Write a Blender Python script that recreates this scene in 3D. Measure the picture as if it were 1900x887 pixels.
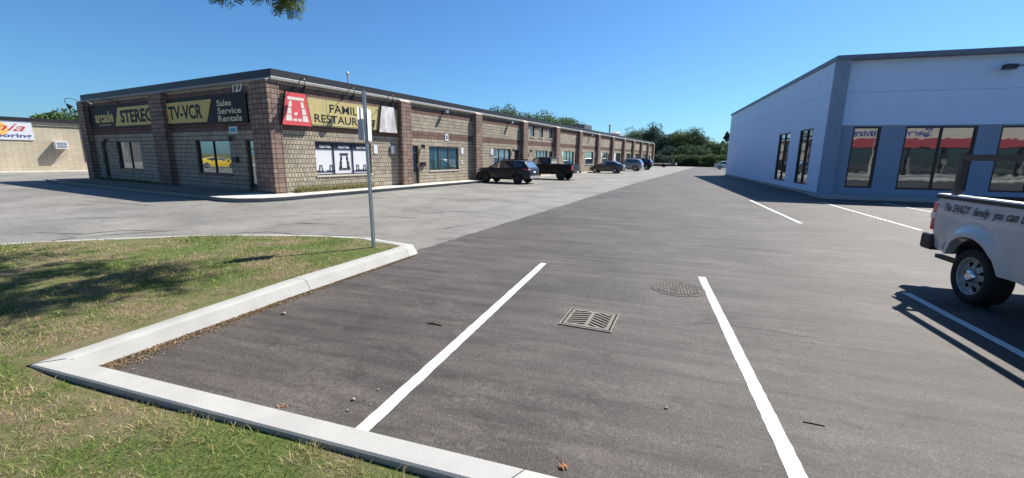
import bpy, bmesh, math, random
import numpy as np
from mathutils import Vector, Matrix
random.seed(7); rng = np.random.default_rng(7)
for o in list(bpy.data.objects): bpy.data.objects.remove(o)
SC = bpy.context.scene; COL = SC.collection
R = math.radians
# ------------------------------------------------------------------ camera, sky, sun, exposure
CAM_H, CAM_F, PITCH, ROLL = 1.8, 783.7, 0.1924, 0.01238
cd = bpy.data.cameras.new('Camera'); cam = bpy.data.objects.new('Camera', cd); COL.objects.link(cam)
cd.sensor_width = 36; cd.lens = 36*CAM_F/1900; cd.clip_start = .05; cd.clip_end = 3000
_f = Vector((0, math.cos(PITCH), -math.sin(PITCH))); _u = Vector((0, math.sin(PITCH), math.cos(PITCH))); _x = Vector((1, 0, 0))
CX = _x*math.cos(ROLL)+_u*math.sin(ROLL); CU = -_x*math.sin(ROLL)+_u*math.cos(ROLL)
mw = Matrix((CX, CU, -_f)).transposed().to_4x4(); mw.translation = (0, 0, CAM_H); cam.matrix_world = mw
SC.camera = cam
SUN_AZ, SUN_EL = R(57), R(49)
W = bpy.data.worlds.new('World'); SC.world = W; W.use_nodes = True
nt = W.node_tree; bg = nt.nodes['Background']
sk = nt.nodes.new('ShaderNodeTexSky'); sk.sky_type = 'NISHITA'; sk.sun_disc = False
sk.sun_elevation = SUN_EL; sk.sun_rotation = SUN_AZ; sk.altitude = 100; sk.air_density = 1.0; sk.dust_density = 0.7; sk.ozone_density = 3.0
tn = nt.nodes.new('ShaderNodeMix'); tn.data_type = 'RGBA'; tn.blend_type = 'MULTIPLY'; tn.inputs[0].default_value = 1; tn.inputs[7].default_value = (.42, .73, .99, 1)
nt.links.new(sk.outputs[0], tn.inputs[6]); nt.links.new(tn.outputs[2], bg.inputs[0]); bg.inputs[1].default_value = 0.075
sd = bpy.data.lights.new('Sun', 'SUN'); sd.energy = 5.0; sd.angle = R(.55); sd.color = (1, .95, .865)
so = bpy.data.objects.new('Sun', sd); COL.objects.link(so)
SV = Vector((math.sin(SUN_AZ)*math.cos(SUN_EL), math.cos(SUN_AZ)*math.cos(SUN_EL), math.sin(SUN_EL)))
so.rotation_euler = (-SV).to_track_quat('-Z', 'Y').to_euler(); so.location = (30, 20, 40)
SC.view_settings.view_transform = 'Standard'; SC.view_settings.look = 'None'; SC.view_settings.gamma = 1; SC.view_settings.exposure = 0.97

# ------------------------------------------------------------------ frames
AL, AR = 0.49583, 0.30837      # bearing of the brick building's long side / of the lot and the white building
def wpt(a, v, u, z=0): return Vector((u*math.sin(a)+v*math.cos(a), u*math.cos(a)-v*math.sin(a), z))
def ray(px, py): return CX*((px-950)/CAM_F)-CU*((py-443.5)/CAM_F)+_f
def at_dist(px, d):             # ground point on the bearing of a picture column, d metres away
    q = ray(px, 300); h = math.hypot(q.x, q.y); return Vector((q.x/h*d, q.y/h*d, 0))
def top_z(px, py, d):
    q = ray(px, py); return CAM_H+q.z/math.hypot(q.x, q.y)*d

# ------------------------------------------------------------------ materials
MATS = {}
class NT:
    def __init__(s, name):
        m = bpy.data.materials.new(name); m.use_nodes = True; s.m = m; s.t = m.node_tree; s.b = s.t.nodes['Principled BSDF']
        MATS[name] = m
    def n(s, typ, **kw):
        x = s.t.nodes.new('ShaderNode'+typ)
        for k, v in kw.items():
            if k.startswith('i_'):
                key = k[2:]; key = int(key) if key.isdigit() else key.replace('_', ' ')
                if hasattr(v, 'bl_rna') and not isinstance(v, (int, float)): s.t.links.new(v, x.inputs[key])
                else: x.inputs[key].default_value = v
            else: setattr(x, k, v)
        return x
    def L(s, a, b): s.t.links.new(a, b)
    def coord(s): return s.n('TexCoord').outputs['Object']
    def noise(s, vec, scale, det=3, rough=.55, dist=0):
        x = s.n('TexNoise'); s.L(vec, x.inputs['Vector']); x.inputs['Scale'].default_value = scale; x.inputs['Detail'].default_value = det
        x.inputs['Roughness'].default_value = rough; x.inputs['Distortion'].default_value = dist; return x.outputs['Fac']
    def ramp(s, fac, stops, interp='LINEAR'):
        x = s.n('ValToRGB'); x.color_ramp.interpolation = interp; e = x.color_ramp.elements
        while len(e) < len(stops): e.new(.5)
        for i, (p, c) in enumerate(stops):
            e[i].position = p; e[i].color = (c, c, c, 1) if isinstance(c, (int, float)) else (*c, 1)
        s.L(fac, x.inputs[0]); return x.outputs[0]
    def mix(s, fac, a, b, mode='MIX'):
        x = s.n('Mix', data_type='RGBA', blend_type=mode)
        for v, i in ((fac, 0), (a, 6), (b, 7)):
            if isinstance(v, (int, float)): x.inputs[i].default_value = v if i == 0 else (v, v, v, 1)
            elif isinstance(v, tuple): x.inputs[i].default_value = (*v, 1)
            else: s.L(v, x.inputs[i])
        return x.outputs[2]
    def math(s, op, a, b=0.):
        x = s.n('Math', operation=op)
        for v, i in ((a, 0), (b, 1)):
            if isinstance(v, (int, float)): x.inputs[i].default_value = v
            else: s.L(v, x.inputs[i])
        return x.outputs[0]
    def mapping(s, vec, scale=(1, 1, 1), rot=(0, 0, 0)):
        x = s.n('Mapping'); s.L(vec, x.inputs[0]); x.inputs['Scale'].default_value = scale; x.inputs['Rotation'].default_value = rot; return x.outputs[0]
    def bump(s, h, strength=.3, dist=.01, nrm=None):
        x = s.n('Bump'); s.L(h, x.inputs['Height']); x.inputs['Strength'].default_value = strength; x.inputs['Distance'].default_value = dist
        if nrm is not None: s.L(nrm, x.inputs['Normal'])
        return x.outputs[0]
    def fin(s, col=None, rough=.6, metal=0, spec=.5, nrm=None, coat=0):
        b = s.b
        if col is not None:
            if isinstance(col, tuple): b.inputs['Base Color'].default_value = (*col, 1)
            else: s.L(col, b.inputs['Base Color'])
        if isinstance(rough, (int, float)): b.inputs['Roughness'].default_value = rough
        else: s.L(rough, b.inputs['Roughness'])
        b.inputs['Metallic'].default_value = metal; b.inputs['Specular IOR Level'].default_value = spec
        b.inputs['Coat Weight'].default_value = coat; b.inputs['Coat Roughness'].default_value = .04
        if nrm is not None: s.L(nrm, b.inputs['Normal'])
        return s.m
def simple(name, col, rough=.6, metal=0, spec=.5, var=.12, sc=6., bump=0., bs=60., coat=0):
    t = NT(name); c = t.coord(); n = t.noise(c, sc, 4)
    lo = tuple(x*(1-var) for x in col); hi = tuple(min(1, x*(1+var)) for x in col)
    cc = t.ramp(n, [(.3, lo), (.7, hi)])
    nr = t.bump(t.noise(c, bs, 3), bump, .004) if bump else None
    return t.fin(cc, rough, metal, spec, nr, coat)

def m_block(name, col_a, col_b, bw, bh, offset, band=None, mortar=(.05, .045, .04), relief=.9, mort=.012, face=1.0):
    """split-face concrete block; band = (colour, [(z0,z1),...]) courses of another colour"""
    t = NT(name); c = t.coord(); sx = t.n('SeparateXYZ'); t.L(c, sx.inputs[0])
    s = t.math('ADD', sx.outputs[0], sx.outputs[1]); cb = t.n('CombineXYZ'); t.L(s, cb.inputs[0]); t.L(sx.outputs[2], cb.inputs[1])
    def brick(c1, c2, mo):
        b = t.n('TexBrick'); t.L(cb.outputs[0], b.inputs['Vector']); b.offset = offset; b.offset_frequency = 2; b.squash = 1
        for k, v in (('Color1', (*c1, 1)), ('Color2', (*c2, 1)), ('Mortar', (*mo, 1)), ('Scale', 1.), ('Mortar Size', mort), ('Mortar Smooth', .35), ('Bias', 0.), ('Brick Width', bw), ('Row Height', bh)):
            b.inputs[k].default_value = v
        return b
    b1 = brick(col_a, col_b, mortar); col = b1.outputs['Color']
    if band:
        bc, zs = band; b2 = brick(bc, tuple(x*.72 for x in bc), mortar); m = None
        for z0, z1 in zs:
            g = t.math('MULTIPLY', t.math('GREATER_THAN', sx.outputs[2], z0), t.math('LESS_THAN', sx.outputs[2], z1))
            m = g if m is None else t.math('ADD', m, g)
        col = t.mix(m, col, b2.outputs['Color'])
    big = t.ramp(t.noise(c, .55, 4, .6), [(.3, .84), (.7, 1.08)])
    fine = t.ramp(t.noise(c, 22, 4, .7), [(.25, .78), (.75, 1.16)])
    col = t.mix(1., col, big, 'MULTIPLY'); col = t.mix(face, col, fine, 'MULTIPLY')
    h = t.math('ADD', t.math('MULTIPLY', b1.outputs['Fac'], -1.), t.math('MULTIPLY', t.noise(c, 14, 4, .65), 1.3))
    return t.fin(col, .93, 0, .2, t.bump(h, relief, .03))

def m_paint(name, col, flake=.0, rough=.28, coat=1., metal=0.):
    t = NT(name); c = t.coord(); n = t.noise(c, 2.2, 3)
    dirt = t.ramp(n, [(.35, tuple(x*.9 for x in col)), (.7, tuple(min(1, x*1.04) for x in col))])
    return t.fin(dirt, rough, metal, .25 if max(col) < .02 else .5, t.bump(t.noise(c, 900, 1), .02, .001) if flake else None, coat)
def m_glass(name, tint=(.012, .016, .018), refl=.35, rough=.015, wav=.004, see=None):
    t = NT(name); c = t.coord()
    g = t.n('BsdfGlossy'); g.inputs['Roughness'].default_value = rough; g.inputs['Color'].default_value = (.86, .93, .95, 1)
    d = t.b
    n = t.noise(c, 1.1, 2); bp = t.bump(n, .12, wav); t.L(bp, g.inputs['Normal'])
    if see: t.L(t.ramp(t.noise(t.mapping(c, (1, 1, .15)), 2.3, 3), [(.35, tuple(x*.35 for x in see)), (.62, see)]), d.inputs['Base Color'])
    else: d.inputs['Base Color'].default_value = (*tint, 1)
    d.inputs['Roughness'].default_value = .5; d.inputs['Specular IOR Level'].default_value = .2
    lw = t.n('LayerWeight'); lw.inputs[0].default_value = .5
    f = t.math('MINIMUM', t.math('ADD', t.math('MULTIPLY', t.math('POWER', lw.outputs['Facing'], 3.), 1-refl), refl), 1.)
    mx = t.n('MixShader'); t.L(f, mx.inputs[0]); t.L(d.outputs[0], mx.inputs[1]); t.L(g.outputs[0], mx.inputs[2])
    t.L(mx.outputs[0], t.t.nodes['Material Output'].inputs[0]); return t.m

def m_asphalt(name, dark, light, agg, dust, streak, seal=0., rough=.85, dusty=.5, crackw=.02, stain=.8):
    t = NT(name); c = t.coord()
    # aggregate
    v = t.n('TexVoronoi'); t.L(c, v.inputs['Vector']); v.inputs['Scale'].default_value = 170; v.inputs['Randomness'].default_value = 1
    sp = t.n('SeparateColor'); t.L(v.outputs['Color'], sp.inputs[0])
    stones = t.ramp(sp.outputs[0], [(0, dark), (.55, tuple((a+b)/2 for a, b in zip(dark, light))), (.9, light), (.97, agg)])
    mid = t.ramp(t.noise(c, 45, 5, .75), [(.3, .7), (.7, 1.28)])
    col = t.mix(1., stones, mid, 'MULTIPLY')
    # paving streaks
    st = t.ramp(t.noise(t.mapping(c, (.35, 6., 1)), 1.1, 5, .6, .4), [(.35, 1-streak), (.65, 1+streak*.8)])
    col = t.mix(1., col, st, 'MULTIPLY')
    pt = t.ramp(t.noise(c, .38, 6, .62), [(.33, .68), (.7, 1.24)])
    col = t.mix(1., col, pt, 'MULTIPLY')
    dm = t.math('MULTIPLY', t.ramp(t.noise(t.mapping(c, (.8, 1.6, 1)), .9, 8, .72, .6), [(.48, 0.), (.72, 1.)]), t.ramp(t.noise(c, 17, 4, .8), [(.4, .0), (.75, 1.)]))
    col = t.mix(t.math('MULTIPLY', dm, dusty), col, dust)
    stn = t.ramp(t.noise(t.mapping(c, (1, 1.7, 1)), 1.7, 6, .7, .8), [(.30, .5), (.44, 1.)])
    col = t.mix(stain, col, t.mix(1., col, stn, 'MULTIPLY'))
    h = t.math('ADD', t.math('MULTIPLY', v.outputs['Distance'], .6), t.noise(c, 60, 4, .7))
    if seal:
        cw = t.n('TexNoise'); t.L(c, cw.inputs['Vector']); cw.inputs['Scale'].default_value = .7; cw.inputs['Detail'].default_value = 5
        wv = t.n('VectorMath', operation='ADD'); t.L(c, wv.inputs[0]); sc = t.n('VectorMath', operation='SCALE'); t.L(cw.outputs['Color'], sc.inputs[0]); sc.inputs['Scale'].default_value = 2.2; t.L(sc.outputs[0], wv.inputs[1])
        for scale, w, k, lo in ((.2, crackw*.35, .8, .5), (.85, crackw*.9, .4, .52)):
            vo = t.n('TexVoronoi', feature='DISTANCE_TO_EDGE'); t.L(t.mapping(wv.outputs[0], (.55, 1.35, 1)), vo.inputs['Vector']); vo.inputs['Scale'].default_value = scale
            m = t.ramp(vo.outputs['Distance'], [(w*.45, 1.), (w, 0.)])
            m = t.math('MULTIPLY', m, t.ramp(t.noise(c, .23 if scale < .5 else .3, 3), [(lo-.06, 0.), (lo+.05, 1.)]))
            col = t.mix(t.math('MULTIPLY', m, k*seal), col, tuple(x*.9 for x in dark))
    return t.fin(col, rough, 0, .35, t.bump(h, .55, .006))

mt = {}
mt['asphalt_new'] = m_asphalt('asphalt_new', (.052, .0438, .0395), (.080, .0688, .0615), (.13, .12, .11), (.19, .165, .145), .27, 0, .68, 1.)
mt['asphalt_old'] = m_asphalt('asphalt_old', (.155, .146, .132), (.225, .213, .195), (.29, .28, .26), (.27, .257, .235), .06, .9, .75, .5)
mt['road'] = m_asphalt('road_asphalt', (.11, .105, .10), (.22, .21, .2), (.4, .39, .37), (.3, .28, .25), .06, .5)
mt['concrete'] = simple('concrete_kerb', (.345, .34, .325), .9, 0, .3, .09, 3.2, .5, 150)
mt['concrete_old'] = simple('concrete_walk', (.47, .45, .40), .9, 0, .3, .14, 2.4, .4, 90)
mt['bed'] = simple('bare_bed', (.20, .165, .13), .95, 0, .2, .35, 9, .8, 40)
mt['block_wall'] = m_block('split_face_wall', (.46, .395, .305), (.33, .282, .218), .16, .2, .5, ((.215, .132, .108), [(2.8, 3.2), (4.2, 4.6)]))
mt['block_pier'] = m_block('split_face_pier', (.315, .225, .183), (.205, .143, .118), .29, .2, 0., None, (.035, .028, .025), 1.)
mt['block_plain'] = m_block('plain_block', (.50, .43, .32), (.46, .395, .295), .4, .2, 0., None, (.21, .18, .14), .25, .008, .5)
mt['coping_dark'] = simple('coping_dark', (.016, .017, .022), .5, 0, .4, .1)
mt['roof'] = simple('roof_gravel', (.25, .24, .22), .95)
mt['black'] = simple('black_plastic', (.016, .016, .017), .55)
mt['black_metal'] = simple('black_metal', (.014, .014, .016), .35, 0, .5)
mt['frame_dark'] = simple('dark_aluminium', (.035, .03, .028), .4, .3)
mt['frame_brown'] = simple('bronze_aluminium', (.075, .058, .045), .45, .3)
mt['sill'] = simple('pale_sill', (.5, .46, .39), .8)
mt['glass'] = m_glass('window_glass', refl=.34, wav=.012)
mt['glass_shop'] = m_glass('shop_glass', (.012, .016, .02), .24, wav=.02)
mt['glass_dark'] = m_glass('door_glass', refl=.16)
mt['glass_teal'] = m_glass('teal_glass', (.035, .09, .10), .24, see=(.05, .15, .165))
mt['glass_curtain'] = m_glass('curtained_glass', (.02, .05, .07), .18, see=(.1, .17, .25))
mt['glass_pale'] = m_glass('shaded_glass', (.2, .2, .2), .2, see=(.45, .45, .44))
mt['car_glass'] = m_glass('car_glass', (.008, .01, .012), .12)
mt['car_glass_pale'] = m_glass('car_glass_pale', (.05, .07, .09), .45)
mt['white_board'] = simple('white_board', (.62, .63, .65), .5, 0, .4, .04)
mt['white_paint'] = simple('white_metal', (.72, .73, .74), .5, 0, .5, .06)
mt['sign_black'] = simple('sign_black', (.011, .010, .013), .6, 0, .25)
mt['sign_gold'] = simple('sign_gold', (.56, .42, .13), .6, 0, .3, .1)
mt['sign_olive'] = simple('sign_olive', (.46, .385, .17), .6, 0, .3, .08)
mt['olive_trim'] = simple('olive_trim', (.25, .24, .12), .6)
mt['sign_cream'] = simple('sign_cream', (.62, .54, .34), .6, 0, .3, .08)
mt['awning_red'] = simple('awning_red', (.33, .04, .05), .7)
mt['sign_red'] = simple('sign_red', (.60, .075, .085), .5, 0, .4, .06)
mt['sign_pale'] = simple('sign_pale', (.62, .60, .54), .6, 0, .3, .08)
mt['shop_wall'] = simple('shop_wall', (.16, .15, .14), .9)
mt['navy'] = simple('window_navy', (.014, .016, .035), .5)
mt['blue_text'] = simple('blue_text', (.03, .05, .25), .5)
mt['red_text'] = simple('red_text', (.5, .025, .04), .5)
mt['orange'] = simple('orange_disc', (.82, .45, .12), .5)
mt['teal_sign'] = simple('teal_sign', (.05, .30, .34), .5)
mt['stucco_light'] = simple('stucco_light', (.62, .76, .93), .9, 0, .2, .03, 1.5, .25, 220)
mt['stucco_dark'] = simple('stucco_dark', (.26, .32, .41), .9, 0, .2, .05, 1.5, .25, 220)
mt['stucco_mid'] = simple('stucco_mid', (.25, .31, .40), .9, 0, .2, .05, 1.5, .25, 220)
mt['coping_grey'] = simple('coping_grey', (.13, .165, .21), .5)
mt['galv'] = simple('galvanised', (.42, .44, .46), .42, .75, .5, .12, 14)
mt['cast'] = simple('cast_iron', (.165, .15, .132), .8, .1, .4, .25, 30, .5, 120)
mt['pit_shade'] = simple('pit_shade_black', (.003, .003, .003), 1, 0, 0)  # flat black for the shade inside the drain
mt['manhole'] = simple('manhole_iron', (.085, .076, .068), .8, .2, .4, .3, 25, .6, 90)
mt['rubber'] = simple('tyre_rubber', (.018, .018, .019), .8, 0, .3, .2, 20)
mt['rim_silver'] = simple('rim_silver', (.50, .51, .53), .35, .6)
mt['rim_dark'] = simple('rim_dark', (.03, .03, .032), .35, .4)
mt['steel_wheel'] = simple('steel_wheel', (.33, .325, .31), .55, .25, .5, .22, 18)
mt['chrome'] = simple('chrome', (.7, .71, .73), .15, 1, .5, .03)
mt['red_lens'] = simple('red_lens', (.5, .02, .03), .2, 0, .6, .1, 20, coat=.5)
mt['white_lens'] = simple('clear_lens', (.62, .62, .6), .2, 0, .6, .05, coat=.5)
mt['plate'] = simple('number_plate', (.75, .76, .78), .4)
mt['decal'] = simple('decal_black', (.012, .012, .012), .5)
mt['twig'] = simple('twig_bark', (.09, .055, .035), .9)
mt['dead_leaf'] = simple('dead_leaf', (.26, .12, .05), .8, 0, .3, .3, 40)
mt['stone'] = simple('pale_stone', (.24, .22, .195), .9, 0, .3, .3, 30)
mt['mulch'] = simple('dry_litter', (.27, .165, .085), .95, 0, .2, .5, 60)
mt['bark'] = simple('bark', (.12, .09, .065), .95, 0, .2, .3, 8, .8, 30)
mt['line_paint'] = None
t = NT('line_paint'); c = t.coord()
wear = t.ramp(t.noise(c, 70, 5, .8), [(.30, (.24, .235, .23)), (.39, (.55, .56, .57))])
mt['line_paint'] = t.fin(t.mix(1., wear, t.ramp(t.noise(c, 3, 4), [(.3, .93), (.7, 1.)]), 'MULTIPLY'), .75, 0, .3, t.bump(t.noise(c, 90, 4, .7), .4, .004))
t = NT('faded_paint'); c = t.coord()
mt['faded_paint'] = t.fin(t.ramp(t.noise(c, 16, 6, .8), [(.4, (.3, .29, .27)), (.62, (.52, .51, .48))]), .85, 0, .3)
def m_leaf(name, a, b, sub=.25):
    t = NT(name); g = t.n('NewGeometry'); c = t.coord()
    col = t.ramp(g.outputs['Random Per Island'], [(0, a), (.6, tuple((x+y)/2 for x, y in zip(a, b))), (1, b)])
    tr = t.n('BsdfTranslucent'); t.L(col, tr.inputs[0]); t.fin(col, .6, 0, .25)
    mx = t.n('MixShader'); mx.inputs[0].default_value = sub; t.L(t.b.outputs[0], mx.inputs[1]); t.L(tr.outputs[0], mx.inputs[2])
    t.L(mx.outputs[0], t.t.nodes['Material Output'].inputs[0]); return t.m
mt['leaf_dark'] = m_leaf('leaf_dark', (.035, .07, .035), (.085, .14, .055))
mt['leaf_mid'] = m_leaf('leaf_mid', (.055, .10, .03), (.14, .20, .065))
mt['leaf_blue'] = m_leaf('leaf_conifer', (.03, .06, .045), (.065, .11, .07), .15)
mt['leaf_locust'] = m_leaf('leaf_locust', (.05, .09, .02), (.13, .18, .04), .4)
mt['weed'] = m_leaf('weed_blades', (.10, .12, .03), (.42, .36, .16), .2)
def m_grass(name):
    t = NT(name); g = t.n('NewGeometry'); c = t.coord()
    green = t.ramp(g.outputs['Random Per Island'], [(0, (.06, .11, .02)), (.5, (.13, .19, .035)), (1, (.25, .28, .07))])
    dry = t.ramp(g.outputs['Random Per Island'], [(0, (.22, .17, .08)), (.5, (.40, .32, .16)), (1, (.56, .46, .26))])
    p = t.ramp(t.math('ADD', t.math('MULTIPLY', t.noise(c, 1.1, 5, .65), .75), t.math('MULTIPLY', t.noise(c, 6., 4, .7), .35)), [(.47, 1.), (.63, 0.)])
    r2 = t.math('FRACT', t.math('MULTIPLY', g.outputs['Random Per Island'], 37.31))
    isdry = t.math('GREATER_THAN', t.math('ADD', t.math('MULTIPLY', p, .62), .06), r2)
    col = t.mix(isdry, green, dry)
    tr = t.n('BsdfTranslucent'); t.L(col, tr.inputs[0]); t.fin(col, .65, 0, .25)
    mx = t.n('MixShader'); mx.inputs[0].default_value = .25; t.L(t.b.outputs[0], mx.inputs[1]); t.L(tr.outputs[0], mx.inputs[2])
    t.L(mx.outputs[0], t.t.nodes['Material Output'].inputs[0]); return t.m
mt['grass'] = m_grass('grass_blades')
t = NT('lawn_soil'); c = t.coord()
p = t.ramp(t.math('ADD', t.math('MULTIPLY', t.noise(c, 1.1, 5, .65), .75), t.math('MULTIPLY', t.noise(c, 6., 4, .7), .35)), [(.45, (.20, .16, .10)), (.63, (.10, .135, .04))])
mt['lawn'] = t.fin(t.mix(1., p, t.ramp(t.noise(c, 60, 5, .8), [(.3, .55), (.7, 1.35)]), 'MULTIPLY'), .95, 0, .1, t.bump(t.noise(c, 45, 5, .8), 1., .02))

# ------------------------------------------------------------------ mesh helpers
class MB:
    def __init__(s): s.v = []; s.f = []; s.mi = []; s.cur = 0
    def add(s, vs, fs):
        n = len(s.v); s.v += [tuple(p) for p in vs]; s.f += [tuple(i+n for i in f) for f in fs]; s.mi += [s.cur]*len(fs); return s
    def box(s, x0, x1, y0, y1, z0, z1, fn=None):
        vs = [(x, y, z) for x in (x0, x1) for y in (y0, y1) for z in (z0, z1)]
        if fn: vs = [fn(*p) for p in vs]
        return s.add(vs, [(0, 1, 3, 2), (4, 6, 7, 5), (0, 4, 5, 1), (2, 3, 7, 6), (0, 2, 6, 4), (1, 5, 7, 3)])
    def quad(s, a, b, c, d): return s.add([a, b, c, d], [(0, 1, 2, 3)])
    def prism(s, poly, fn, d0, d1):            # polygon in the face plane (s,z), from depth d0 to d1
        n = len(poly); vs = [fn(a, b, d0) for a, b in poly]+[fn(a, b, d1) for a, b in poly]
        return s.add(vs, [tuple(range(n))[::-1], tuple(range(n, 2*n))]+[(i, (i+1) % n, n+(i+1) % n, n+i) for i in range(n)])
    def tube(s, pts, rad, n=8, cap=True):
        pts = [Vector(p) for p in pts]; rs = rad if isinstance(rad, (list, tuple)) else [rad]*len(pts); vs = []
        for i, p in enumerate(pts):
            d = (pts[min(i+1, len(pts)-1)]-pts[max(i-1, 0)]).normalized()
            a = Vector((0, 0, 1)) if abs(d.z) < .9 else Vector((1, 0, 0)); e1 = d.cross(a).normalized(); e2 = d.cross(e1)
            for k in range(n):
                th = 2*math.pi*k/n; vs.append(p+(e1*math.cos(th)+e2*math.sin(th))*rs[i])
        fs = [(i*n+k, i*n+(k+1) % n, (i+1)*n+(k+1) % n, (i+1)*n+k) for i in range(len(pts)-1) for k in range(n)]
        if cap: fs += [tuple(range(n))[::-1], tuple(range((len(pts)-1)*n, len(pts)*n))]
        return s.add(vs, fs)
    def lathe(s, prof, c, ax='z', n=24):       # prof: (radius, height)
        vs = []
        for r, h in prof:
            for k in range(n):
                a = 2*math.pi*k/n; p, q = r*math.cos(a), r*math.sin(a)
                vs.append({'z': (c[0]+p, c[1]+q, c[2]+h), 'y': (c[0]+p, c[1]+h, c[2]+q), 'x': (c[0]+h, c[1]+p, c[2]+q)}[ax])
        return s.add(vs, [(i*n+k, i*n+(k+1) % n, (i+1)*n+(k+1) % n, (i+1)*n+k) for i in range(len(prof)-1) for k in range(n)])
def mesh_from(name, v, f, mats, mi=None, smooth=False):
    me = bpy.data.meshes.new(name); me.from_pydata([tuple(p) for p in v], [], f)
    for m in (mats if isinstance(mats, (list, tuple)) else [mats]): me.materials.append(m)
    if mi is not None and any(mi): me.polygons.foreach_set('material_index', mi)
    if smooth: me.polygons.foreach_set('use_smooth', [True]*len(me.polygons))
    me.update(); return me
BASE = {}
def tag(o, label=None, cat=None, group=None, kind=None):
    if label: o['label'] = label
    if cat: o['category'] = cat
    if group: o['group'] = group
    if kind: o['kind'] = kind
    return o
def thing(name, label, cat, fr, base, group=None, rz=0):
    """Empty at the base of a thing. base = (v,u,z) in frame fr (bearing angle, or None for world x,y,z)"""
    o = bpy.data.objects.new(name, None); o.empty_display_size = .2; COL.objects.link(o); BASE[o.name] = Vector(base)
    if fr is None: o.location = base; o.rotation_euler = (0, 0, rz)
    else: o.location = wpt(fr, *base); o.rotation_euler = (0, 0, -fr+rz)
    return tag(o, label, cat, group)
def sharp(o, ang=35):
    bm = bmesh.new(); bm.from_mesh(o.data); bmesh.ops.recalc_face_normals(bm, faces=bm.faces)
    for f in bm.faces: f.smooth = True
    for e in bm.edges:
        if len(e.link_faces) == 2 and e.calc_face_angle(0) > R(ang): e.smooth = False
    bm.to_mesh(o.data); bm.free(); return o
def part(name, mb, mat, par, label=None, smooth=False, kind=None):
    root = par
    while root.parent: root = root.parent
    b = BASE.get(root.name, Vector((0, 0, 0)))
    me = mesh_from(name, [(p[0]-b.x, p[1]-b.y, p[2]-b.z) for p in mb.v], mb.f, mat, mb.mi)
    o = bpy.data.objects.new(name, me); COL.objects.link(o); o.parent = par; tag(o, label, kind=kind)
    if smooth: sharp(o, 40)
    return o
def solo(name, mb, mat, label, cat, fr, base, group=None, kind=None, smooth=False):
    me = mesh_from(name, [(p[0]-base[0], p[1]-base[1], p[2]-base[2]) for p in mb.v], mb.f, mat, mb.mi)
    o = bpy.data.objects.new(name, me); COL.objects.link(o); BASE[o.name] = Vector(base)
    o.location = wpt(fr, *base) if fr is not None else base; o.rotation_euler = (0, 0, -fr if fr is not None else 0)
    if smooth: sharp(o, 40)
    return tag(o, label, cat, group, kind)
def struct(name, mb, mat, fr, smooth=False): return solo(name, mb, mat, None, None, fr, (0, 0, 0), kind='structure', smooth=smooth)
def copy_tree(o, parent=None):
    c = o.copy(); COL.objects.link(c); c.parent = parent
    for ch in list(o.children): copy_tree(ch, c)
    return c
_tc = {}
def text_verts(body, bold=0., shear=0., spacing=1.):
    k = (body, bold, shear, spacing)
    if k not in _tc:
        cu = bpy.data.curves.new('t', 'FONT'); cu.body = body; cu.size = 1; cu.offset = bold; cu.shear = shear; cu.resolution_u = 3; cu.space_character = spacing
        ob = bpy.data.objects.new('t', cu); COL.objects.link(ob); dg = bpy.context.evaluated_depsgraph_get()
        me = bpy.data.meshes.new_from_object(ob.evaluated_get(dg)); v = [tuple(p.co) for p in me.vertices]; f = [tuple(p.vertices) for p in me.polygons]
        bpy.data.objects.remove(ob); bpy.data.meshes.remove(me)
        xs = [p[0] for p in v]; ys = [p[1] for p in v]; x0, x1, y0, y1 = min(xs), max(xs), min(ys), max(ys)
        _tc[k] = ([((p[0]-x0)/(x1-x0), (p[1]-y0)/(y1-y0)) for p in v], f)
    return _tc[k]
def text(mb, body, fn, s0, s1, z0, z1, d, bold=.0, shear=0., spacing=1.):
    v, f = text_verts(body, bold, shear, spacing)
    return mb.add([fn(s0+(s1-s0)*a, z0+(z1-z0)*b, d) for a, b in v], f)
def face_v(v0, sg=1): return lambda s, z, d: (v0+sg*d, s, z)      # wall along u; sg +1 faces +v
def face_u(u0): return lambda s, z, d: (s, u0-d, z)               # wall along v facing -u
def wall(mb, fn, s0, s1, z0, z1, holes, depth=.1):
    ss = sorted({s0, s1}|{h[0] for h in holes}|{h[1] for h in holes}); zs = sorted({z0, z1}|{h[2] for h in holes}|{h[3] for h in holes})
    ss = [x for x in ss if s0 <= x <= s1]; zs = [x for x in zs if z0 <= x <= z1]
    for a, b in zip(ss, ss[1:]):
        for c_, d_ in zip(zs, zs[1:]):
            m, k = (a+b)/2, (c_+d_)/2
            if any(h[0] < m < h[1] and h[2] < k < h[3] for h in holes): continue
            mb.quad(fn(a, c_, 0), fn(b, c_, 0), fn(b, d_, 0), fn(a, d_, 0))
    for a, b, c_, d_ in holes:
        for p, q in (((a, c_), (b, c_)), ((b, c_), (b, d_)), ((b, d_), (a, d_)), ((a, d_), (a, c_))):
            mb.quad(fn(*p, 0), fn(*q, 0), fn(*q, -depth), fn(*p, -depth))
    return mb
def fbar(mb, fn, s0, s1, z0, z1, d0, d1): return mb.box(s0, s1, z0, z1, d0, d1, fn)
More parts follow.
